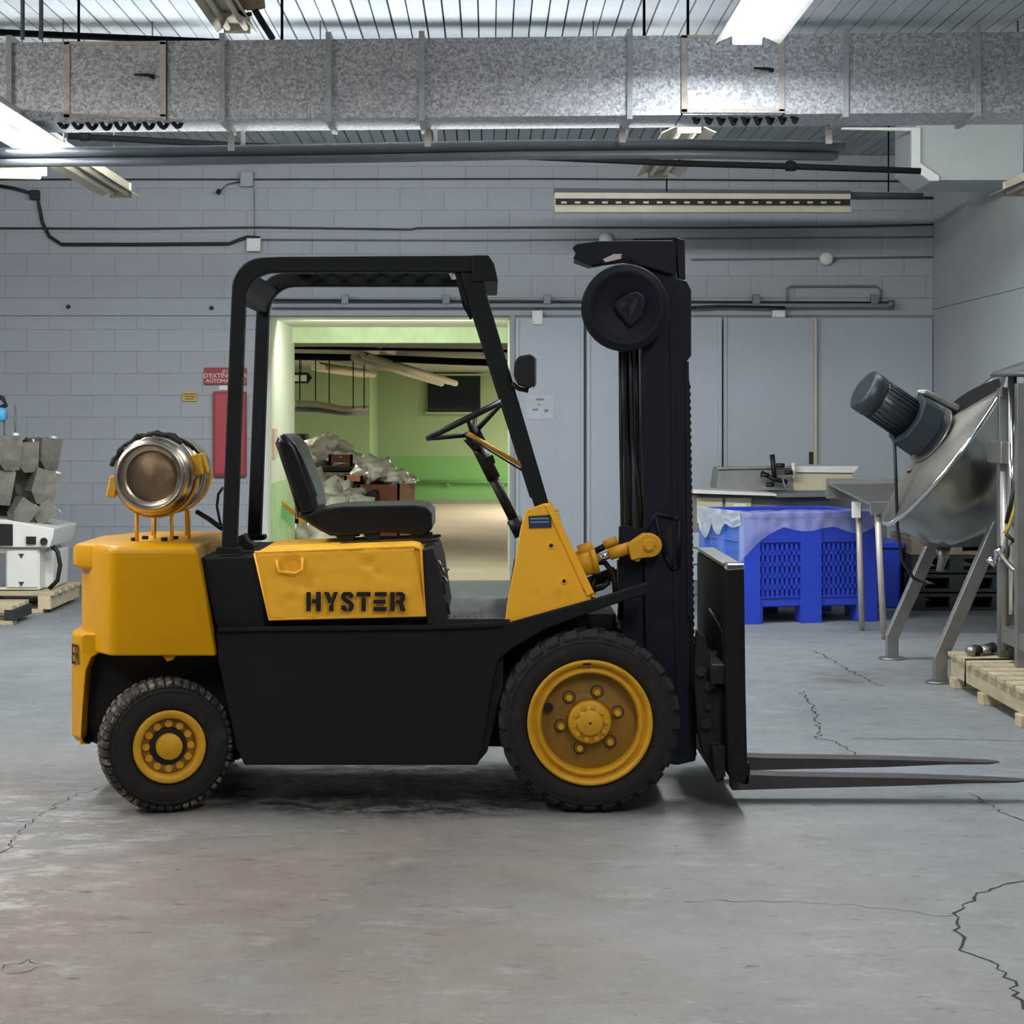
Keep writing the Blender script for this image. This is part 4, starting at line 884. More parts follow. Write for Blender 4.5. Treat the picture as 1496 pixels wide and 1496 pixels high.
wallrun([(371, 275), (372, 345)], .004, M_conduit, 'thin vertical conduit joining the two square boxes', y=.0)
wallrun([(1150, 450), (1150, 421), (1156, 418), (1280, 418), (1287, 424), (1287, 445)], .009, M_conduit, 'bent grey conduit loop over the right end of the door rail')
tag(MB().cbox((Xp(51, DB), BW, Zp(285, DB)), .09, .07, .09).build('cable_clamp', M_hose, bevel=.01), 'black clamp where the thick cable bends on the left', 'clamp')
def jbox(px, py, w_, h_, label, m=M_wall):
    c = (Xp(px, DB), BW-.01, Zp(py, DB)); e = empty('junction_box', c, label, 'electrical box')
    MB().cbox(c, w_, .08, h_).build('box_body', m, e, bevel=.006); MB().cbox((c[0], c[1]-.043, c[2]), w_*.86, .008, h_*.86).build('cover', M_white if m is M_white else m, e, bevel=.002)
    for s in (-1, 1): MB().cyl((c[0]+s*w_*.3, c[1]-.046, c[2]+s*h_*.3), (c[0]+s*w_*.3, c[1]-.052, c[2]+s*h_*.3), .006, 8).build('screw', M_steel2, e)
jbox(361, 262, .12, .14, 'square grey box on the highest conduit, left of the forklift roof'); jbox(371, 358, .13, .12, 'white box where the thick black cable ends', M_white)
jbox(785, 465, .10, .14, 'small white box above the pinned white paper', M_white); jbox(1137, 459, .12, .07, 'small flat box under the door rail, right of the mast', M_white)
rbx = empty('round_box', (Xp(1207, DB), BW, Zp(378, DB)), 'round grey junction box right of the mast', 'electrical box')
MB().lathe([(.001, -.03), (.055, -.03), (.06, -.02), (.06, .03)], (Xp(1207, DB), BW, Zp(378, DB)), n=24).build('box_body', M_white, rbx); MB().cbox((Xp(1218, DB), BW, Zp(379, DB)), .04, .03, .03).build('spout', M_conduitd, rbx)
for px, py, lb in ((323, 281, 'small lamp holder on a short arm below the highest box'),): 
    e = empty('lamp_holder', (Xp(px, DB), BW, Zp(py, DB)), lb, 'lamp holder'); MB().tube([(Xp(352, DB), BW, Zp(265, DB)), (Xp(333, DB), BW-.04, Zp(270, DB)), (Xp(323, DB), BW-.06, Zp(280, DB))], .006, 6).build('arm', M_conduitd, e); MB().cyl((Xp(322, DB), BW-.06, Zp(279, DB)), (Xp(319, DB), BW-.07, Zp(284, DB)), .022, 12).build('socket', M_hose, e)
e = empty('wall_horn', (Xp(883, DB), BW, Zp(349, DB)), 'small white dome on the wall above the mast bracket', 'alarm'); MB().lathe([(.001, -.05), (.03, -.045), (.06, -.02), (.065, .02)], (Xp(885, DB), BW, Zp(350, DB)), n=24).build('dome', M_white, e)
# sliding door rail with hangers
dr = empty('door_rail', (Xp(850, DB), BW, Zp(440, DB)), 'sliding-door rail with roller hangers over the opening', 'door rail')
MB().cyl((Xp(396, DB), BW-.07, Zp(439, DB)), (Xp(1300, DB), BW-.07, Zp(443, DB)), .012, 8).build('rail_bar', M_conduitd, dr)
MB().box(Xp(396, DB), Xp(1300, DB), BW-.09, BW-.03, Zp(450, DB), Zp(444, DB)).build('rail_channel', M_pipe, dr, bevel=.004)
MB().cyl((Xp(1300, DB), BW-.07, Zp(439, DB)), (Xp(1300, DB), BW-.07, Zp(451, DB)), .03, 12).build('end_stop', M_pipe, dr)
MB().tube([(Xp(1005, DB), BW-.1, Zp(450, DB)), (Xp(1050, DB), BW-.1, Zp(448, DB)), (Xp(1145, DB), BW-.1, Zp(450, DB))], .012, 8).build('cable', M_hose, dr)
for px in (505, 652, 799, 1103, 1275):
    MB().cbox((Xp(px, DB), BW-.08, Zp(438, DB)), .07, .05, .09).build('hanger', M_pipe, dr, bevel=.006)
for px, py in ((100, 448), (309, 450)): tag(MB().lathe([(.001, -.012), (.02, -.01), (.022, .01)], (Xp(px, 18.84), WY-.03, Zp(py, 18.84)), n=12).build('wall_bolt', M_conduitd), 'small dark bolt head in the wall ledge, '+('far left' if px < 200 else 'left of the forklift roof'), 'bolt')
# ---- signs
DW = 18.83; SY = WY-.02
def px_box(mb, a, b, c, d, y0, y1, D=DW): return mb.box(Xp(a, D), Xp(c, D), y0, y1, Zp(d, D), Zp(b, D))
sg = empty('wall_sign', (Xp(329, DW), SY, Zp(550, DW)), 'dark red sign with white letters above the red wall panel', 'sign')
px_box(MB(), 298, 537, 360, 562, SY-.012, SY+.01).build('sign_plate', M_red, sg, bevel=.003)
for body, py, sz in (('JET', 544, .04), ("D'EXTINCTEUR", 551, .058), ('AUTOMATIQUE', 558, .05)):
    text('lettering', body, sz, (Xp(329, DW), SY-.0135, Zp(py+1, DW)), mat('white_print', '#d9cfca', .6), sg)
px_box(MB(), 320, 563, 332, 570, SY-.006, SY+.01).build('sign_tag', M_white, sg)
rd = empty('wall_cabinet', (Xp(336, DW), SY, Zp(634, DW)), 'tall red panel on the wall behind the forklift rear post', 'cabinet')
px_box(MB(), 312, 572, 360, 696, SY-.05, SY+.01).build('cabinet_box', M_red, rd, bevel=.006); px_box(MB(), 315, 576, 357, 692, SY-.058, SY-.05).build('door', mat('red_door', '#a4343a', .45), rd, bevel=.004)
ys_ = empty('small_sign', (Xp(276, DW), SY, Zp(579, DW)), 'small yellow sticker with dark print left of the red panel', 'sign')
px_box(MB(), 267, 573, 287, 586, SY-.006, SY+.01).build('sign_plate', mat('yellow_sticker', '#c9a351', .6), ys_)
for i, py in enumerate((575, 578.5, 582)): px_box(MB(), 268+i, py, 286-i, py+1.6, SY-.0075, SY-.006).build('print_line', mat('brown_print', '#6d5525', .7), ys_)
DL = WY-.10-.002-CAMY
pp = empty('paper_notice', (Xp(790, DL), WY-.103, Zp(595, DL)), 'white paper notice with faint marks on the sliding door', 'paper')
px_box(MB(), 765+3, 578, 809, 612, WY-.106, WY-.102, DL).build('sheet', mat('paper_white', '#b3b9be', .7), pp)
for a, b, c, d in ((783, 582, 795, 585), (778, 597, 786, 600), (795, 598, 801, 602), (786, 590, 790, 592)): px_box(MB(), a, b, c, d, WY-.107, WY-.106, DL).build('print_mark', mat('grey_print', '#74797e', .7), pp)
px_box(MB(), 1182, 660, 1188, 678, WY-.11, WY-.085, DL).build('door_handle', M_hose, bpy.data.objects['door_3'], bevel=.005)

# ================================================================== BEYOND THE OPENING
# yellow guard rail and posts in the passage
yr = empty('yellow_handrail', (-1.9, Yd(20), .5), 'yellow handrail sloping down along the left passage wall', 'handrail')
MB().cyl(W(384, 712, 19.4), W(428, 748, 20.6), .03, 12).build('rail', M_yel3, yr)
for px, D in ((434, 22.4), (445, 22.8), (462, 23.4)): MB().box(Xp(px-3, D), Xp(px+2, D), Yd(D), Yd(D)+.05, 0, Zp(758, D)).build('post', M_yel3, yr)
MB().box(Xp(431, 22.4), Xp(466, 22.4), Yd(22.4), Yd(22.4)+.06, Zp(765, 22.4), Zp(757, 22.4)).build('rail', M_yel3, yr)
MB().prism([(Xp(384, 20), Zp(716, 20)), (Xp(427, 20), Zp(752, 20)), (Xp(427, 20), Zp(772, 20)), (Xp(384, 20), Zp(730, 20))], Yd(20.0), Yd(20.02)).build('kick_panel', M_green2, yr)
for a, b, c, d, D, lb in ((401, 566-3, 405, 564, 20.0, 'small black hook on the left wall of the passage'), ):
    e = empty('wall_hook', W(402, 563, D), lb, 'hook'); MB().cyl(W(392, 563, D), W(401, 563, D), .006).build('stem', M_pipe, e); MB().cbox(W(402, 563, D), .02, .03, .045).build('head', M_hose, e, bevel=.004)
tag(MB().box(OX0+.001, OX0+.02, Yd(19.2), Yd(19.5), Zp(668, 19.3), Zp(626, 19.3)).build('wall_notice', mat('pink_notice', '#d9b3a0', .6)), 'pale pink notice on the left wall of the passage', 'notice')
# dark window on the end wall
dwn = tag(MB().pprism([(625, 549), (702, 549), (702, 602), (625, 602)], 35.9, 36.0, 35.9).build('window_1', mat('dark_pane', '#0e1418', .2), bevel=.01), kind='structure')
MB().pprism([(622, 546), (705, 546), (705, 549), (622, 549)], 35.86, 35.95, 35.9).pprism([(622, 602), (705, 602), (705, 605), (622, 605)], 35.86, 35.95, 35.9).build('frame', M_green, dwn)
# overhead things in the back room
def fix2(name, p0, p1, label, d=.1):
    a, b = Vector(p0), Vector(p1); f = empty(name, a, label, 'light fixture')
    n = (b-a).cross(Vector((0, 0, 1))).normalized()
    for s in (-1, 1): MB().tube([a+n*s*d, (a+b)/2+n*s*d+Vector((0, 0, .0)), b+n*s*d], .045, 8).build('tube', M_cream, f)
    MB().tube([a+Vector((0, 0, .03)), b+Vector((0, 0, .03))], .05, 4).build('housing', M_cream, f)
    return f
fix2('tube_fixture', W(529, 522, 24), W(655, 560, 29), 'unlit double-tube fixture slanting across the back room ceiling')
fix2('tube_fixture', W(540, 506, 23), W(562, 513, 24), 'short end of another tube fixture beside the header')
fix2('tube_fixture', W(465, 537, 28), W(540, 548, 31), 'distant tube fixture left of the slanting one', .06)
hg = empty('hanging_fixture', W(485, 597, 26), 'drooping tube fixture hung on five thin rods in the back room', 'light fixture')
MB().tube([W(430, 590, 25), W(462, 591, 25.3), W(500, 598, 25.6), W(537, 598, 26)], .045, 8).build('tube', M_cream, hg); MB().tube([W(430, 598, 25), W(462, 599, 25.3), W(500, 604, 25.6), W(537, 603, 26)], .03, 8).build('tray', M_pipe, hg)
for px, py in ((438, 588), (461, 591), (481, 594), (516, 597), (532, 597)): p = W(px, py, 25.5); MB().cyl(p, (p.x, p.y, 2.31), .008, 6).build('rod', M_pipeb, hg)
tag(MB().tube([W(428, 521, 25), W(550, 523, 25), W(660, 528, 25), W(760, 531, 25)], .045, 10).build('ceiling_pipe', M_pipeb), 'thick black pipe under the back room ceiling', 'pipe')
tag(MB().tube([W(428, 508, 23), W(760, 513, 23)], .018, 8).build('ceiling_pipe', M_pipeb), 'thin black pipe nearest the header', 'pipe')
e = empty('exit_sign', W(442, 552, 27), 'white arrow-shaped sign in a black surround, hanging in the back room', 'sign')
MB().pprism([(424, 544), (450, 544), (456, 552), (450, 560), (424, 560)], 27, 27.05, 27).build('surround', M_hose, e); MB().pprism([(424, 548), (448, 548), (448, 557), (424, 557)], 26.97, 27, 27).build('face', M_white, e)
MB().cyl(W(440, 545, 27), (Xp(440, 27), Yd(27), 2.32), .006, 6).build('rod', M_pipeb, e)
MB().pprism([(437, 547), (438.4, 547), (438.4, 558), (437, 558)], 26.96, 26.98, 27).build('bar', M_hose, e)
# rubbish heap and boxes
def obox(name, pix, D, dep, m, label, cat='box', top=None):
    e = empty(name, W(pix[0], pix[3], D), label, cat); x0, x1 = Xp(pix[0], D), Xp(pix[2], D); z0, z1 = max(0, Zp(pix[3], D)), Zp(pix[1], D); y = Yd(D); t = .03
    for nm, b in (('front_panel', (x0, x1, y, y+t, z0, z1)), ('back_panel', (x0, x1, y+dep-t, y+dep, z0, z1)), ('side_panel', (x0, x0+t, y, y+dep, z0, z1)), ('side_panel', (x1-t, x1, y, y+dep, z0, z1)), ('base', (x0, x1, y, y+dep, z0, z0+t))):
        MB().box(*b).build(nm, m, e)
    return e
e = obox('cardboard_bin', (522, 708, 584, 798), 23.9, .5, M_card, 'brown cardboard bin full of plastic rubbish behind the seat cushion')
MB().add([W(584, 707, 23.88), W(606, 704, 24.3), W(606, 792, 24.3), W(584, 798, 23.88)], [[0, 1, 2, 3]]).build('pink_side', M_cardp, e, label='paler pinkish side')
MB().box(Xp(520, 23.9), Xp(606, 23.9), Yd(23.9)-.05, Yd(23.9)+.7, 0, .12).build('pallet_base', M_wood, e)
bags = [(548, 690, 24.2, .22, .16, 'pale plastic bag heaped highest on the cardboard bin'), (575, 697, 24.2, .17, .11, 'pale plastic bag on the right half of the cardboard bin'), (596, 702, 24.3, .12, .07, 'small plastic bag at the right rim of the cardboard bin'),
        (476, 660, 25.5, .28, .2, 'crumpled bag topping the heap left of the bin'), (505, 672, 25.3, .22, .12, 'flattened bag beside the topmost one'),
        (466, 722, 23.2, .26, .25, 'large clear bag right behind the seat backrest'), (478, 748, 22.8, .24, .2, 'clear bag low behind the seat, over the cushion'), (500, 722, 23.6, .22, .16, 'clear bag between the backrest and the bin'),
        (512, 738, 23.3, .26, .14, 'clear bag just above the cushion'), (470, 785, 22.4, .28, .2, 'white bag seen under the seat'), (515, 780, 22.6, .2, .18, 'white bag seen between the seat feet')]
for i, (a, b, D, rx, rz, lb) in enumerate(bags): tag(crumple(W(a, b, D), rx, .3, rz, i+1, amp=.7, fr=2.6).build('plastic_bag', M_bag), lb, 'bag')
obox('cardboard_box', (480, 664, 515, 690), 25.0, .5, M_card, 'small brown cardboard box on top of the heap')
obox('cardboard_box', (503, 695, 530, 707), 24.0, .4, mat('orange_card', '#c9825a', .8), 'small orange-brown box between the bags')
tag(MB().pprism([(445, 680), (515, 683), (515, 688), (445, 690)], 24.6, 25.4).build('dark_tray', M_dark, bevel=.01), 'flat dark tray across the heap, under the brown box', 'tray')
tag(MB().pprism([(430, 634), (445, 634), (452, 660), (456, 800), (430, 800)], 25.8, 26.4).build('dark_case', M_dark, bevel=.02), 'tall dark case behind the seat backrest', 'case')
hp = empty('heap_pallet', (Xp(485, 24.5), Yd(24.5), 0), 'wooden pallet crate carrying the heap of bags', 'pallet')
MB().pprism([(432, 690), (532, 692), (532, 800), (432, 800)], 24.3, 25.6).build('crate_body', mat('mixed_rags', '#a39a8a', .9, hex2='#4a4038', thr=.5, scale=5, bump=.8, bscale=9), hp, bevel=.03)
tag(MB().pprism([(540, 716), (552, 716), (553, 740), (530, 742), (534, 725)], 23.5, 23.8).build('black_sack', M_dark, bevel=.03), 'small black sack before the cardboard bin', 'sack')

# ================================================================== RIGHT-HAND EQUIPMENT
# beige counter unit
D = 17.4
cu = empty('counter_unit', (Xp(1060, D), Yd(D), 0), 'beige counter unit with two doors and a pale worktop right of the mast', 'cabinet')
MB().pprism([(1012, 723), (1212, 723), (1212, 869), (1012, 869)], D, D+.7).build('carcass', mat('grey_metal', '#6d7072', .6), cu, bevel=.005)
for a, b in ((1018, 1056), (1060, 1098)):
    d_ = MB().pprism([(a, 727), (b, 727), (b, 765), (a, 765)], D-.02, D).build('door', M_beige, cu, bevel=.006)
MB().pprism([(1072, 736), (1090, 736), (1090, 750), (1072, 750)], D-.024, D-.02).build('label', M_white, cu, 'white paper label')
MB().pprism([(1010, 714), (1130, 720), (1132, 724), (1010, 720)], D-.15, D+.75, D).build('worktop', M_white, cu, bevel=.004)
MB().pprism([(1130, 720), (1214, 718), (1214, 725), (1130, 726)], D-.15, D+.75, D).build('worktop', M_pipe, cu, bevel=.004)
for i in range(3): MB().pprism([(1012, 778+i*24), (1058, 778+i*24), (1058, 800+i*24), (1012, 800+i*24)], D-.015, D).build('drawer_front', M_panel, cu, bevel=.004)
# sink trough
D = 17.75
tr = empty('sink_trough', (Xp(1150, D), Yd(D), .9), 'long stainless trough with a pale right end standing on the counter', 'sink')
MB().pprism([(1050, 688), (1052, 683), (1160, 683), (1160, 717), (1046, 717)], D, D+.5).build('basin', mat('grey_trough', '#83857f', .4, metal=.3), tr, bevel=.008)
MB().pprism([(1158, 690), (1246, 690), (1246, 717), (1158, 717)], D, D+.5).build('end_box', M_beige, tr, bevel=.006)
MB().pprism([(1158, 681), (1255, 681), (1252, 686), (1247, 691), (1158, 690)], D-.03, D+.55).build('rim', M_white, tr, bevel=.004)
MB().pprism([(1048, 682), (1158, 680), (1158, 684), (1048, 686)], D-.03, D+.03).build('rim', M_steel2, tr, bevel=.003)
ta = empty('tap_cluster', W(1135, 700, D-.1), 'dark mixer tap with valves standing before the trough', 'tap')
MB().cyl(W(1128, 664, D-.1), W(1132, 700, D-.1), .022, 10).build('spout', M_hose, ta); MB().tube([W(1112, 690, D-.12), W(1130, 700, D-.12), W(1150, 704, D-.12)], .02, 8).build('pipe', M_hose, ta)
for a, b in ((1117, 694), (1140, 680), (1152, 690), (1125, 708)): MB().cyl(W(a-6, b, D-.14), W(a+6, b, D-.14), .02, 8).build('valve', M_hose, ta)
MB().tube([W(1142, 694, D-.15), W(1148, 716, D-.15), W(1158, 716, D-.15), W(1165, 722, D-.15)], .01, 6).build('hose', M_pipe, ta); MB().cyl(W(1159, 676, D-.1), W(1160, 698, D-.1), .018, 8).build('stand_pipe', M_white, ta)
# blue bulk bin
def boxframe(o_, ux, uy):
    M = Matrix.Identity(4); M.col[0] = (*ux, 0, 0); M.col[1] = (*uy, 0, 0); M.col[3] = (*o_, 0, 1); return M
a_ = math.radians(13); BM = boxframe((1.88, Yd(14.95)), (math.cos(a_), math.sin(a_)), (-math.sin(a_), math.cos(a_)))
bb = empty('bulk_bin', (2.3, Yd(15.4), 0), 'large blue plastic bulk bin with slotted sides, loose film over its rim', 'bin')
BWd, BDp, BH = 1.02, .98, .80
def bbx(mb, *a): return mb.box(*a, BM)
def slotted(wlen, place):
    m_ = MB(); 
    def b(u0, u1, z0, z1, d0=0, d1=.03): place(m_, u0, u1, d0, d1, z0, z1)
    zb, zt = .13, BH
    for u0, u1 in ((0, .10), (wlen*.43, wlen*.57), (wlen-.10, wlen)): b(u0, u1, zb, zt)
    for (p0, p1) in ((.10, wlen*.43), (wlen*.57, wlen-.10)):
        b(p0, p1, zb, .20); b(p0, p1, .62, zt)
        nr, nc = 5, 9; hgt = (.62-.20)/nr; cwid = (p1-p0)/nc
        for r in range(nr): b(p0, p1, .20+r*hgt+hgt*.62, .20+(r+1)*hgt)
        for c_ in range(nc+1): x = p0+c_*cwid; b(max(p0, x-cwid*.26), min(p1, x+cwid*.26), .20, .62)
        b(p0, p1, .20, .62, .028, .032)
    for u0, u1 in ((-.012, .11), (wlen*.43-.01, wlen*.57+.01), (wlen-.11, wlen+.012)): b(u0, u1, 0, zt*.97, -.018, .0)
    for u0, u1 in ((.10, wlen*.43), (wlen*.57, wlen-.10)): b(u0+.005, u1-.005, .60, .615, -.01, 0); b(u0+.005, u1-.005, .19, .2, -.01, 0)
    return m_
slotted(BWd, lambda m_, u0, u1, d0, d1, z0, z1: bbx(m_, u0, u1, d0, d1, z0, z1)).build('front_wall', M_blue, bb)
slotted(BWd, lambda m_, u0, u1, d0, d1, z0, z1: bbx(m_, u0, u1, BDp-d1, BDp-d0, z0, z1)).build('rear_wall', M_blue, bb)
slotted(BDp, lambda m_, u0, u1, d0, d1, z0, z1: bbx(m_, d0, d1, u0, u1, z0, z1)).build('side_wall', M_bluel, bb)  # left wall in a lighter blue than the other three
slotted(BDp, lambda m_, u0, u1, d0, d1, z0, z1: bbx(m_, BWd-d1, BWd-d0, u0, u1, z0, z1)).build('side_wall', M_blue, bb)
bbx(MB(), .02, BWd-.02, .02, BDp-.02, .12, .16).build('floor_panel', M_blue, bb)
rm = MB()
for a in ((-.02, BWd+.02, -.02, .04), (-.02, BWd+.02, BDp-.04, BDp+.02), (-.02, .04, 0, BDp), (BWd-.04, BWd+.02, 0, BDp)): bbx(rm, *a, BH-.02, BH+.02)
rm.build('rim', M_blue, bb, bevel=.006)
for u in (0, BWd*.43, BWd-.14):
    bbx(MB(), u, u+.14, 0, .14, 0, .13).build('foot', M_blue, bb, bevel=.006); bbx(MB(), u, u+.14, BDp-.14, BDp, 0, .13).build('foot', M_blue, bb, bevel=.006)
# draped film over the bin rim
fm = MB(); nu, nv = 48, 12; vs = []
for j in range(nv+1):
    for i in range(nu+1):
        u = i/nu; v = j/nv
        lip = .05+.10*max(0, noise.noise(Vector((u*3.1, 1, 2)))+.25)+.16*max(0, 1-u*3.2)
        x = -.06+u*1.1; 
        if v < .4: y = .12-(v/.4)*.15; z = BH+.03+.012*noise.noise(Vector((u*14, v*6, 0)))
        else: y = -.03-.02*noise.noise(Vector((u*16, v*3, 7))); z = BH+.03-(v-.4)/.6*lip*1.6
        p = BM@Vector((x, y-.01, z)); vs.append(p)
fm.add(vs, [[j*(nu+1)+i, j*(nu+1)+i+1, (j+1)*(nu+1)+i+1, (j+1)*(nu+1)+i] for j in range(nv) for i in range(nu)], True)
M_film = mat('clear_film', '#dfe3e8', .22, alpha=.24, var=.1, bump=.8, bscale=18)
fm.build('plastic_film', M_film, bb, 'clear crinkled film over the front rim')
fm2 = MB(); vs = []
for j in range(9):
    for i in range(21):
        u, v = i/20, j/8; p = BM@Vector((-.04-.02*noise.noise(Vector((u*9, v*4, 3))), u*.95, BH+.03-v*(.10+.22*abs(noise.noise(Vector((u*3, 2, 5))))))); vs.append(p)
fm2.add(vs, [[j*21+i, j*21+i+1, (j+1)*21+i+1, (j+1)*21+i] for j in range(8) for i in range(20)], True); fm2.build('plastic_film', mat('milky_film', '#c9d3dc', .3, alpha=.75, bump=.5, bscale=25), bb)
D = 16.2
bt = empty('blue_tub', (Xp(1290, D), Yd(D), 0), 'smaller plain blue tub behind the bulk bin, beside the mixer leg', 'tub')
MB().pprism([(1262, 796), (1318, 796), (1316, 890), (1264, 890)], D, D+.6).build('body', M_blue, bt, bevel=.03, seg=3); MB().pprism([(1260, 793), (1321, 793), (1321, 801), (1260, 801)], D-.02, D+.62).build('rim', M_blue, bt, bevel=.005)
# stainless table with two thin legs
tb = empty('steel_table', (2.9, 6.3, 0), 'stainless drain table with two thin pale legs before the blue bin', 'table')
tz = Zp(737, 13.9); x0 = 2.60
MB().add([(x0-.12, Yd(14.9), tz+.12), (3.95, Yd(14.9), tz+.12), (3.95, Yd(13.9), tz+.0), (x0+.02, Yd(13.9), tz+.0), (x0-.12, Yd(14.9), tz+.10), (3.95, Yd(14.9), tz+.1), (3.95, Yd(13.9), tz-.015), (x0+.02, Yd(13.9), tz-.015)], [[0, 1, 2, 3], [7, 6, 5, 4], [3, 2, 6, 7], [0, 4, 5, 1], [0, 3, 7, 4], [1, 5, 6, 2]]).build('top', M_steel2, tb)
MB().box(x0-.13, 3.95, Yd(14.9), Yd(14.93), tz+.0, tz+.15).build('splash_back', M_steel2, tb, bevel=.003)
MB().box(x0+.0, 3.95, Yd(13.88), Yd(13.9), tz-.07, tz+.02).build('apron', M_steel2, tb, bevel=.003)
M_leg = mat('pale_leg', '#b5ada2', .45, metal=.3)
MB().cyl((2.655, Yd(14.5), .03), (2.63, Yd(14.5), tz-.02), .022, 12).build('leg', M_leg, tb); MB().cyl((2.655, Yd(14.5), 0), (2.655, Yd(14.5), .05), .014, 10).build('foot', M_steel2, tb)
MB().cyl((2.70, Yd(13.93), .04), (2.655, Yd(13.93), tz-.02), .022, 12).build('leg', M_leg, tb); MB().cyl((2.70, Yd(13.93), 0), (2.70, Yd(13.93), .05), .014, 10).build('foot', M_steel2, tb)
MB().cyl((3.88, Yd(14.8), 0), (3.88, Yd(14.8), tz), .022, 12).build('leg', M_leg, tb); MB().cyl((3.88, Yd(13.95), 0), (3.88, Yd(13.95), tz), .022, 12).build('leg', M_leg, tb)
MB().pprism([(1246, 733), (1259, 733), (1258, 757), (1246, 757)], 14.40, 14.46).build('socket_plate', M_white, tb, bevel=.006)
# grey cabinet behind table
tag(MB().pprism([(1296, 742), (1330, 742), (1330, 880), (1296, 880)], 16.8, 17.3).build('grey_locker', mat('locker_grey', '#777a7d', .5), bevel=.01), 'narrow grey locker behind the stainless table legs', 'locker')
# dark pallets with boxes on them
ps = empty('dark_pallet', (3.6, Yd(16.3), 0), 'stack of dark pallets against the back wall behind the mixer legs', 'pallet stack')
for k in range(3):
    zb = .0+k*.15
    for j in range(4): MB().box(3.32, 4.08, Yd(16.0)+j*.26, Yd(16.0)+j*.26+.2, zb+.11, zb+.135).build('slat', M_woodd, ps)
    for xx in (3.32, 3.62, 3.96): MB().box(xx, xx+.11, Yd(16.0), Yd(16.98), zb+.02, zb+.11).build('bearer', M_woodd, ps)
    MB().box(3.32, 4.08, Yd(16.0), Yd(16.1), zb, zb+.02).build('slat', M_woodd, ps)
wp = empty('wooden_pallet', (3.6, Yd(16.3), .44), 'brownish wooden pallet lying on top of the dark pallets', 'pallet')
for k, zz in enumerate((.441, .555)):
    for j in range(4): MB().box(3.31, 4.08, Yd(16.0)+j*.26, Yd(16.0)+j*.26+.16, zz, zz+.025).build('slat', mat('brown_wood', '#75685a', .8), wp)
for xx in (3.32, 3.62, 3.96): MB().box(xx, xx+.1, Yd(16.0), Yd(16.98), .466, .555).build('bearer', MATS['brown_wood'], wp)
for a, b, lb in ((3.33, 3.55, 'white box on the wooden pallet, left one'), (3.6, 4.02, 'white box on the wooden pallet, seen between the mixer legs')):
    tag(MB().box(a, b, Yd(16.1), Yd(16.8), .581, .581+.24).build('storage_box', mat('grey_box', '#8b8f92', .6), bevel=.01), lb, 'box')
# ---- tilting kettle mixer
kt = empty('kettle_mixer', (2.7, 4.4, 0), 'stainless tilted kettle mixer with a dark motor on sloping square legs', 'mixer')
KD = 12.2; kc = W(1381, 659, KD)
ax = Vector((-.78, .03, .60)).normalized()      # opening points up-left
zq = Vector((0, 0, 1)); e1 = Vector((0, 1, 0)); e1 = (e1-ax*e1.dot(ax)).normalized(); e2 = ax.cross(e1)
KM = Matrix((( *e1, 0), (*ax, 0), (*e2, 0), (0, 0, 0, 1))).transposed()
R = .555
MB().lathe([(R+.01, .0), (R-.01, -.06), (R-.03, -.20), (R-.12, -.36), (R-.27, -.47), (.12, -.52), (.001, -.53)], kc, KM, 64).build('bowl', M_steel, kt)
MB().lathe([(R-.02, .0), (R+.022, .0), (R+.028, .012), (R+.022, .026), (R-.02, .026), (R-.02, 0)], kc, KM, 64).build('rim', M_chrome, kt)
# lid: a low cone over most of the opening, dark open wedge at the top
lid = MB(); n = 44; vs = [kc+KM@Vector((0, .17, 0))]; a0, a1 = None, None
upv = (Vector((0, 0, 1))-ax*ax.z).normalized(); ang0 = math.atan2(upv.dot(e2), upv.dot(e1))
for i in range(n+1):
    t = ang0+math.radians(38)+(2*math.pi-math.radians(76))*i/n
    vs += [kc+KM@Vector((R*math.cos(t), .028, R*math.sin(t))), kc+KM@Vector((.16*math.cos(t), .13, .16*math.sin(t)))]
fs = [[1+2*i, 3+2*i, 4+2*i, 2+2*i] for i in range(n)]+[[0, 2+2*i, 4+2*i] for i in range(n)]
lo = lid.add(vs, fs, True).build('lid', mat('dull_lid', '#77756e', .5, metal=.4, var=.15), kt); lo.modifiers.new('solid', 'SOLIDIFY').thickness = .006
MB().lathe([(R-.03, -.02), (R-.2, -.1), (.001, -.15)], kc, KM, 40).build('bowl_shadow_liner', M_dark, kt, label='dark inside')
# raised back visor at the top
vz = MB(); vs = []; n = 18; q_ = 8
for i in range(n+1):
    u = i/n*2-1; t = ang0+math.radians(44)*u
    for k in range(q_+1):
        v = k/q_; hh = .012+.13*math.sin(v*math.pi/2)*max(0, 1-u*u)**.5; vs.append(kc+KM@Vector(((R-.01)*(1-.62*v)*math.cos(t), hh, (R-.01)*(1-.62*v)*math.sin(t))))
vz.add(vs, [[i*(q_+1)+k, (i+1)*(q_+1)+k, (i+1)*(q_+1)+k+1, i*(q_+1)+k+1] for i in range(n) for k in range(q_)], True).build('visor', mat('black_visor', '#0b0b0d', .7, spec=.2), kt)
def kp(a, b, D=KD): return W(a, b, D)
mb_ = MB(); p0, p1 = kp(1352, 630, 12.05), kp(1266, 572, 11.95); dr_ = (p1-p0)
mb_.tube([p0-dr_*.12, p0, p0], .15, 24); mo = mb_.build('gearbox', mat('dark_blue_grey_gearbox', '#2d363e', .4), kt, bevel=.008)
mt2 = mat('dark_motor', '#272e35', .42)
MB().tube([p0+dr_*.0, p0+dr_*.10, p0+dr_*.32, p0+dr_*.33], [.175, .175, .17, .13], 8).build('gearbox', MATS['dark_blue_grey_gearbox'], kt, bevel=.008)
mm = MB().tube([p0+dr_*.3, p0+dr_*.86], .118, 28).tube([p0+dr_*.84, p0+dr_*.87, p0+dr_*1.04, p0+dr_*1.07], [.118, .13, .13, .10], 28).build('motor', mt2, kt)
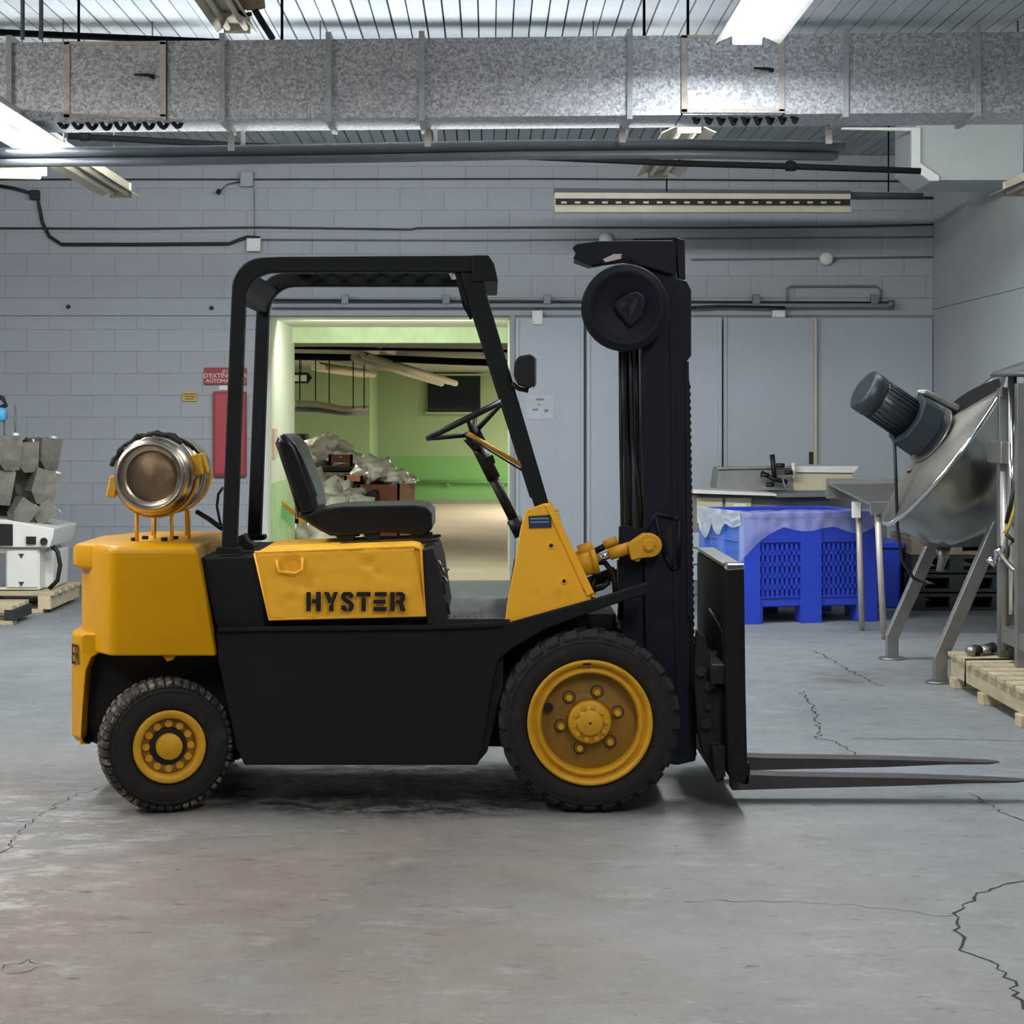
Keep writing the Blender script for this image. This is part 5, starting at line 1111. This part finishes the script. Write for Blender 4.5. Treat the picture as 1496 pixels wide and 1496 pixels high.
fi = MB(); dn = dr_.normalized(); s1 = dn.cross(Vector((0, 1, 0))).normalized(); s2 = dn.cross(s1)
for i in range(24):
    t = 2*math.pi*i/24; o_ = s1*math.cos(t)+s2*math.sin(t); c_ = p0+dr_*.58+o_*.122
    fi.tube([c_-dr_*.24, c_+dr_*.24], .006, 4)
fi.build('cooling_fins', mt2, mm)
MB().cyl(p0-dr_*.10, p0-dr_*.45, .085, 20).build('gear_flange', M_steel, kt); MB().cyl(p0-dr_*.08, p0-dr_*.11, .185, 28).build('flange_plate', M_steel2, kt)
for s in (-1, 1): MB().cyl(p0-dr_*.10+s1*.1*s, p0-dr_*.5+s1*.1*s, .018, 10).build('stud', M_chrome, kt)
MB().tube([kp(1340, 574, 12.1), kp(1352, 574, 12.1), kp(1418, 607, 12.1), kp(1424, 612, 12.1)], [.02, .024, .024, .03], 10).build('lift_arm', M_steel2, kt)
MB().cyl(kp(1416, 606, 12.0), kp(1426, 614, 12.0), .045, 14).build('arm_joint', M_dark, kt)
MB().tube([kp(1325, 690, 12.1), kp(1335, 686, 12.1), kp(1345, 688, 12.1)], .008, 6).build('handle', M_hose, kt)
MB().tube([kp(1306, 625, 12.0), kp(1309, 700, 12.0), kp(1311, 770, 12.0), kp(1318, 820, 12.0), kp(1335, 845, 12.0), kp(1352, 852, 12.1)], .010, 8).build('cable', M_hose, kt)
MB().tube([kp(1452, 662, 11.9), kp(1436, 690, 11.85), kp(1420, 720, 11.8), kp(1432, 735, 11.8), kp(1450, 718, 11.8)], .018, 8).build('tilt_handle', M_chrome, kt)
MB().cyl(kp(1425, 718, 11.8), kp(1460, 716, 11.8), .02, 10).cyl(kp(1455, 716, 11.8), kp(1470, 716, 11.8), .04, 14).build('trunnion', M_steel, kt)
# lower bowl cone and outlet
MB().tube([kp(1400, 728, 12.4), kp(1402, 796, 12.4)], [.42, .22], 28).build('lower_cone', mat('dull_steel', '#74736f', .38, metal=.7), kt)
MB().tube([kp(1378, 798, 12.4), kp(1378, 815, 12.4), kp(1372, 835, 12.4)], [.05, .03, .02], 10).build('outlet', M_steel2, kt)
def sq(name, a, b, w_, m=M_steel2, parent=kt):
    a, b = Vector(a), Vector(b); d = (b-a).normalized(); y = Vector((0, 1, 0)); s = d.cross(y).normalized(); y = s.cross(d)
    vs = [p+s*sx*w_/2+y*sy*w_/2 for p in (a, b) for sx, sy in ((-1, -1), (1, -1), (1, 1), (-1, 1))]
    return MB().add(vs, [[0, 1, 2, 3], [7, 6, 5, 4]]+[[i, (i+1) % 4, 4+(i+1) % 4, 4+i] for i in range(4)]).build(name, m, parent, bevel=.004)
for (tx, ty, bx_, by, fy, D) in ((1366, 787, 1301, 930, 962, 12.8), (1458, 765, 1371, 962, 997, 11.66)):
    sq('leg', kp(tx, ty, D), kp(bx_+1, by+2, D), .075); sq('leg_foot', kp(bx_+2, by-2, D), (Xp(bx_+2, D), Yd(D), .012), .072); MB().cbox(kp(bx_+2.5, by-1, D), .066, .066, .05).build('knee_joint', M_steel2, kt, bevel=.01); c_ = (Xp(bx_+2, D), Yd(D), .006)
    MB().lathe([(.001, 0), (.08, 0), (.085, .006), (.08, .012), (.001, .012)], (c_[0], c_[1], 0), Matrix.Rotation(math.pi/2, 4, 'X'), 24).build('foot_plate', M_steel2, kt)
# ---- framed machine on a pallet at the right edge
pl = empty('timber_pallet', (3.0, 3.0, 0), 'pale timber pallet under the frame machine at the right edge', 'pallet')
PX0, PX1, PYa, PYb = 2.60, 3.75, Yd(9.9), Yd(11.55)
for x in (PX0+.02, (PX0+PX1)/2, PX1-.1): 
    MB().box(x, x+.09, PYa, PYb, .06, .17).build('bearer', M_wood, pl, bevel=.004)
for j in range(9):
    y = PYa+.02+j*.185; MB().box(PX0+.0, PX1, y, y+.14, .17, .195).build('slat', M_wood, pl, bevel=.003)
for y in (PYa+.05, (PYa+PYb)/2, PYb-.17): MB().box(PX0, PX1, y, y+.12, 0, .06).build('skid', M_wood, pl, bevel=.004)
MB().tube([(PX0-.004, Yd(11.1), .055), (PX0-.004, Yd(11.1), .2), (PX0+.3, Yd(11.12), .2)], .006, 6).build('strap', M_hose, pl)
fmn = empty('frame_machine', (3.1, 3.2, .2), 'tall stainless frame machine with pipes and a conical cap at the right edge', 'machine')
for px, D in ((1466, 11.25), (1492, 10.8), (1560, 11.25), (1600, 10.6)):
    zt = Zp(567, D) if px < 1480 else Zp(560, D); MB().box(Xp(px, D)-.03, Xp(px, D)+.03, Yd(D)-.03, Yd(D)+.03, .197, zt).build('post', M_steel2, fmn, bevel=.004)
for a, b, D in ((566, 580, 11.2), (912, 936, 11.2)): MB().box(Xp(1462, D), Xp(1600, D), Yd(D)-.02, Yd(D)+.03, Zp(b, D), Zp(a, D)).build('crossbar', M_steel2, fmn, bevel=.004)
MB().box(Xp(1466, 11.2)-.03, Xp(1466, 11.2)+.03, Yd(10.6), Yd(11.2), Zp(936, 11.2), Zp(912, 11.2)).build('crossbar', M_steel2, fmn, bevel=.004)
MB().pprism([(1462, 645), (1500, 643), (1500, 681), (1462, 678)], 11.1, 11.4).build('clamp_box', M_steel2, fmn, bevel=.01)
MB().lathe([(.001, .0), (.05, .01), (.30, .10), (.31, .12), (.001, .12)], (Xp(1532, 11), Yd(11), Zp(517, 11)), Matrix.Rotation(-math.pi/2, 4, 'X'), 32).build('cone_cap', mat('grey_cap', '#63686a', .45, metal=.5), fmn)
MB().cyl((Xp(1532, 11), Yd(11), Zp(545, 11)), (Xp(1532, 11), Yd(11), Zp(640, 11)), .13, 24).build('column', M_steel, fmn)
MB().cyl((Xp(1486, 11), Yd(11.1), Zp(545, 11)), (Xp(1486, 11), Yd(11.1), Zp(900, 11)), .025, 12).build('pipe', M_chrome, fmn); MB().cyl((Xp(1478, 11), Yd(11.15), Zp(690, 11)), (Xp(1478, 11), Yd(11.15), Zp(955, 11)), .03, 12).build('pipe', M_steel2, fmn)
MB().box(Xp(1484, 11.3), Xp(1600, 11.3), Yd(11.3), Yd(11.34), Zp(900, 11.3), Zp(700, 11.3)).build('panel', M_dark, fmn)
MB().tube([kp(1498, 700, 10.95), kp(1485, 735, 10.95), kp(1474, 768, 10.95), kp(1468, 780, 10.95)], .013, 8).build('hose', mat('yellow_hose', '#b39a4a', .4), fmn, label='yellow hose')
for h in ([(1496, 690), (1485, 700), (1478, 730), (1470, 765)], [(1470, 780), (1480, 790), (1496, 785)], [(1496, 600), (1488, 622), (1484, 645)]): MB().tube([kp(a, b, 10.95) for a, b in h], .012, 8).build('hose', M_hose, fmn)
MB().tube([kp(1459, 803, 11.1), kp(1466, 815, 11.0), kp(1480, 832, 10.95), kp(1500, 838, 10.9)], .013, 8).build('hose', M_steel2, fmn)
MB().cyl(kp(1452, 817, 11.1), kp(1446, 824, 11.1), .03, 12).cyl(kp(1458, 800, 11.1), kp(1462, 808, 11.1), .028, 12).cyl(kp(1454, 812, 11.12), kp(1466, 812, 11.12), .035, 12).build('valve', M_chrome, fmn)
MB().cyl(kp(1487, 940, 11.0), kp(1487, 962, 11.0), .05, 16).build('motor', M_dark, fmn)
rr_ = random.Random(5)
for i, (a, b) in enumerate(((1418, 952), (1428, 954), (1440, 950), (1448, 946), (1450, 938), (1456, 955))):
    D = 11.3; tag(crumple((Xp(a, D), Yd(D)+.02*i, .195+.03), .035, .04, .03, 40+i, 2, .5).build('fitting', M_dark if i % 2 else M_steel2), ('dark' if i % 2 else 'bright')+' loose pipe fitting lying on the timber pallet', 'fitting', 'loose dark fittings on the timber pallet' if i % 2 else 'loose bright fittings on the timber pallet')

# ================================================================== LEFT MACHINE (multi-hopper weigher on a pallet)
D = 15.8; wp_ = empty('weigher_pallet', (-3.9, Yd(D), 0), 'wooden pallet under the white hopper machine on the left', 'pallet')
xa, xb = -4.75, Xp(74, D)
for k, (za, zb) in enumerate(((0, .03), (.135, .165))):
    for j in range(5): MB().box(xa, xb+(.03 if k else -.06), Yd(D)+j*.24, Yd(D)+j*.24+.17, za, zb).build('slat', M_wood, wp_, bevel=.003)
for x in (xa, (xa+xb)/2-.05, xb-.1): MB().box(x, x+.1, Yd(D), Yd(D)+1.1, .03, .135).build('bearer', M_wood, wp_, bevel=.003)
wg = empty('hopper_weigher', (-3.9, Yd(16.2), .17), 'white and stainless hopper weighing machine at the left edge', 'machine')
MB().pprism([(-150, 800), (58, 800), (58, 862), (-150, 862)], D+.1, D+.9).build('base_cabinet', M_white, wg, bevel=.01)
MB().pprism([(10, 803), (55, 803), (55, 858), (10, 858)], D+.085, D+.1).build('door', M_white, wg, bevel=.004)
MB().pprism([(-20, 808), (8, 808), (8, 856), (-20, 856)], D+.085, D+.1).build('panel', M_pipe, wg)
for a, b in ((31, 812), (31, 853)): MB().pprism([(a-4, b-3), (a+4, b-3), (a, b+4)], D+.078, D+.085).build('latch', M_conduitd, wg)
MB().pprism([(60, 804), (80, 804), (78, 860), (60, 860)], D+.3, D+.85).build('side_cover', M_white, wg, bevel=.02)
MB().pprism([(-60, 756), (12, 760), (79, 772), (78, 782), (72, 800), (-60, 800)], D+.05, D+.9).build('upper_body', M_white, wg, bevel=.01)
MB().pprism([(-30, 764), (18, 766), (18, 797), (-30, 797)], D+.03, D+.05).build('dark_recess', M_dark, wg)
MB().pprism([(38, 784), (52, 784), (52, 795), (38, 795)], D+.03, D+.05).build('vent', M_dark, wg); MB().cyl(W(64, 791, D+.02), W(64, 791, D+.05), .03, 12).build('knob', M_dark, wg)
MB().tube([W(74, 795, D+.2), W(84, 806, D+.2), W(88, 825, D+.2), W(84, 848, D+.2), W(72, 860, D+.2)], .018, 8).build('hose', M_hose, wg)
def hopper(cx, cz, tilt, s, D, yaw=0):
    M = Matrix.Translation(W(cx, cz, D))@Matrix.Rotation(yaw, 4, 'Z')@Matrix.Rotation(tilt, 4, 'Y')
    a, h = .12*s, .15*s; vs = [Vector(v) for v in ((-a, -a, h), (a, -a, h), (a, a, h), (-a, a, h), (-a*.9, -a*.8, -h*.4), (a*.9, -a*.8, -h*.4), (a*.9, a*.8, -h*.4), (-a*.9, a*.8, -h*.4), (-a*.2, -a*.6, -h), (a*.9, -a*.6, -h), (a*.9, a*.6, -h), (-a*.2, a*.6, -h))]
    vs = [M@v for v in vs]
    fs = [[0, 1, 5, 4], [1, 2, 6, 5], [2, 3, 7, 6], [3, 0, 4, 7], [4, 5, 9, 8], [5, 6, 10, 9], [6, 7, 11, 10], [7, 4, 8, 11]]
    o = MB().add(vs, fs).build('hopper', mat('dull_hopper_steel', '#7d7a70', .45, metal=.45, var=.3, scale=11), wg); o.modifiers.new('solid', 'SOLIDIFY').thickness = .006
    MB().cyl(M@Vector((a*.7, 0, h*1.05)), M@Vector((a*1.1, 0, h*1.05)), .02*s, 8).build('pin', M_white, wg)
for i, (a, b, t, s, dd, yw) in enumerate(((64, 664, .05, .86, .25, .9), (36, 668, -.05, .8, .15, .5), (6, 662, 0, .9, 0, .7), (60, 712, .3, .9, .2, .55), (26, 708, -.15, .8, .35, .9), (-4, 712, .1, .9, .05, .5), (64, 748, .95, .62, .2, .4), (30, 750, .6, .7, .05, .6), (-40, 670, 0, 1, .1, .6), (-40, 712, 0, 1, .1, .6))):
    hopper(a, b, t, s, D+dd+.1, yw)
MB().pprism([(-60, 650), (50, 650), (58, 690), (40, 760), (-60, 760)], D+.55, D+.8).build('core', M_dark, wg, bevel=.02)
for i in range(7):
    MB().tube([W(5+i*10, 645+(i % 3)*5, D+.3), W(8+i*10, 640, D+.35), W(13+i*10, 650, D+.3)], .014, 6).build('linkage', M_dark if i % 2 else M_steel2, wg)
for px, py in ((22, 592), (6, 610)): MB().cyl(W(px, py, D+.5), W(px+1, 650, D+.5), .008, 6).build('antenna_rod', M_pipe, wg)
MB().tube([W(-12, 575, D+.4), W(4, 582, D+.4), W(9, 592, D+.4), W(-10, 600, D+.4)], .02, 6).build('bracket', M_dark, wg)
tag(crumple(W(0, 607, D+.4), .055, .05, .06, 77, 2, .5).build('blue_rag', mat('light_blue_rag', '#4ea3cf', .6)), 'light blue rag tied to the top of the hopper machine', 'rag')
D = 14.9; p2 = empty('wooden_pallet', (-3.8, Yd(D), 0), 'broken wooden pallet at the left edge, before the hopper machine', 'pallet')
for k, (za, zb) in enumerate(((0, .03), (.11, .14))):
    for j in range(3): MB().box(-4.6, Xp(18-6*j*(1-k), D), Yd(D)+j*.2, Yd(D)+j*.2+.14, za, zb).build('slat', M_wood, p2, bevel=.003)
for x in (-4.5, -4.0, Xp(6, D)): MB().box(x, x+.08, Yd(D), Yd(D)+.55, .03, .11).build('bearer', M_woodd, p2, bevel=.003)
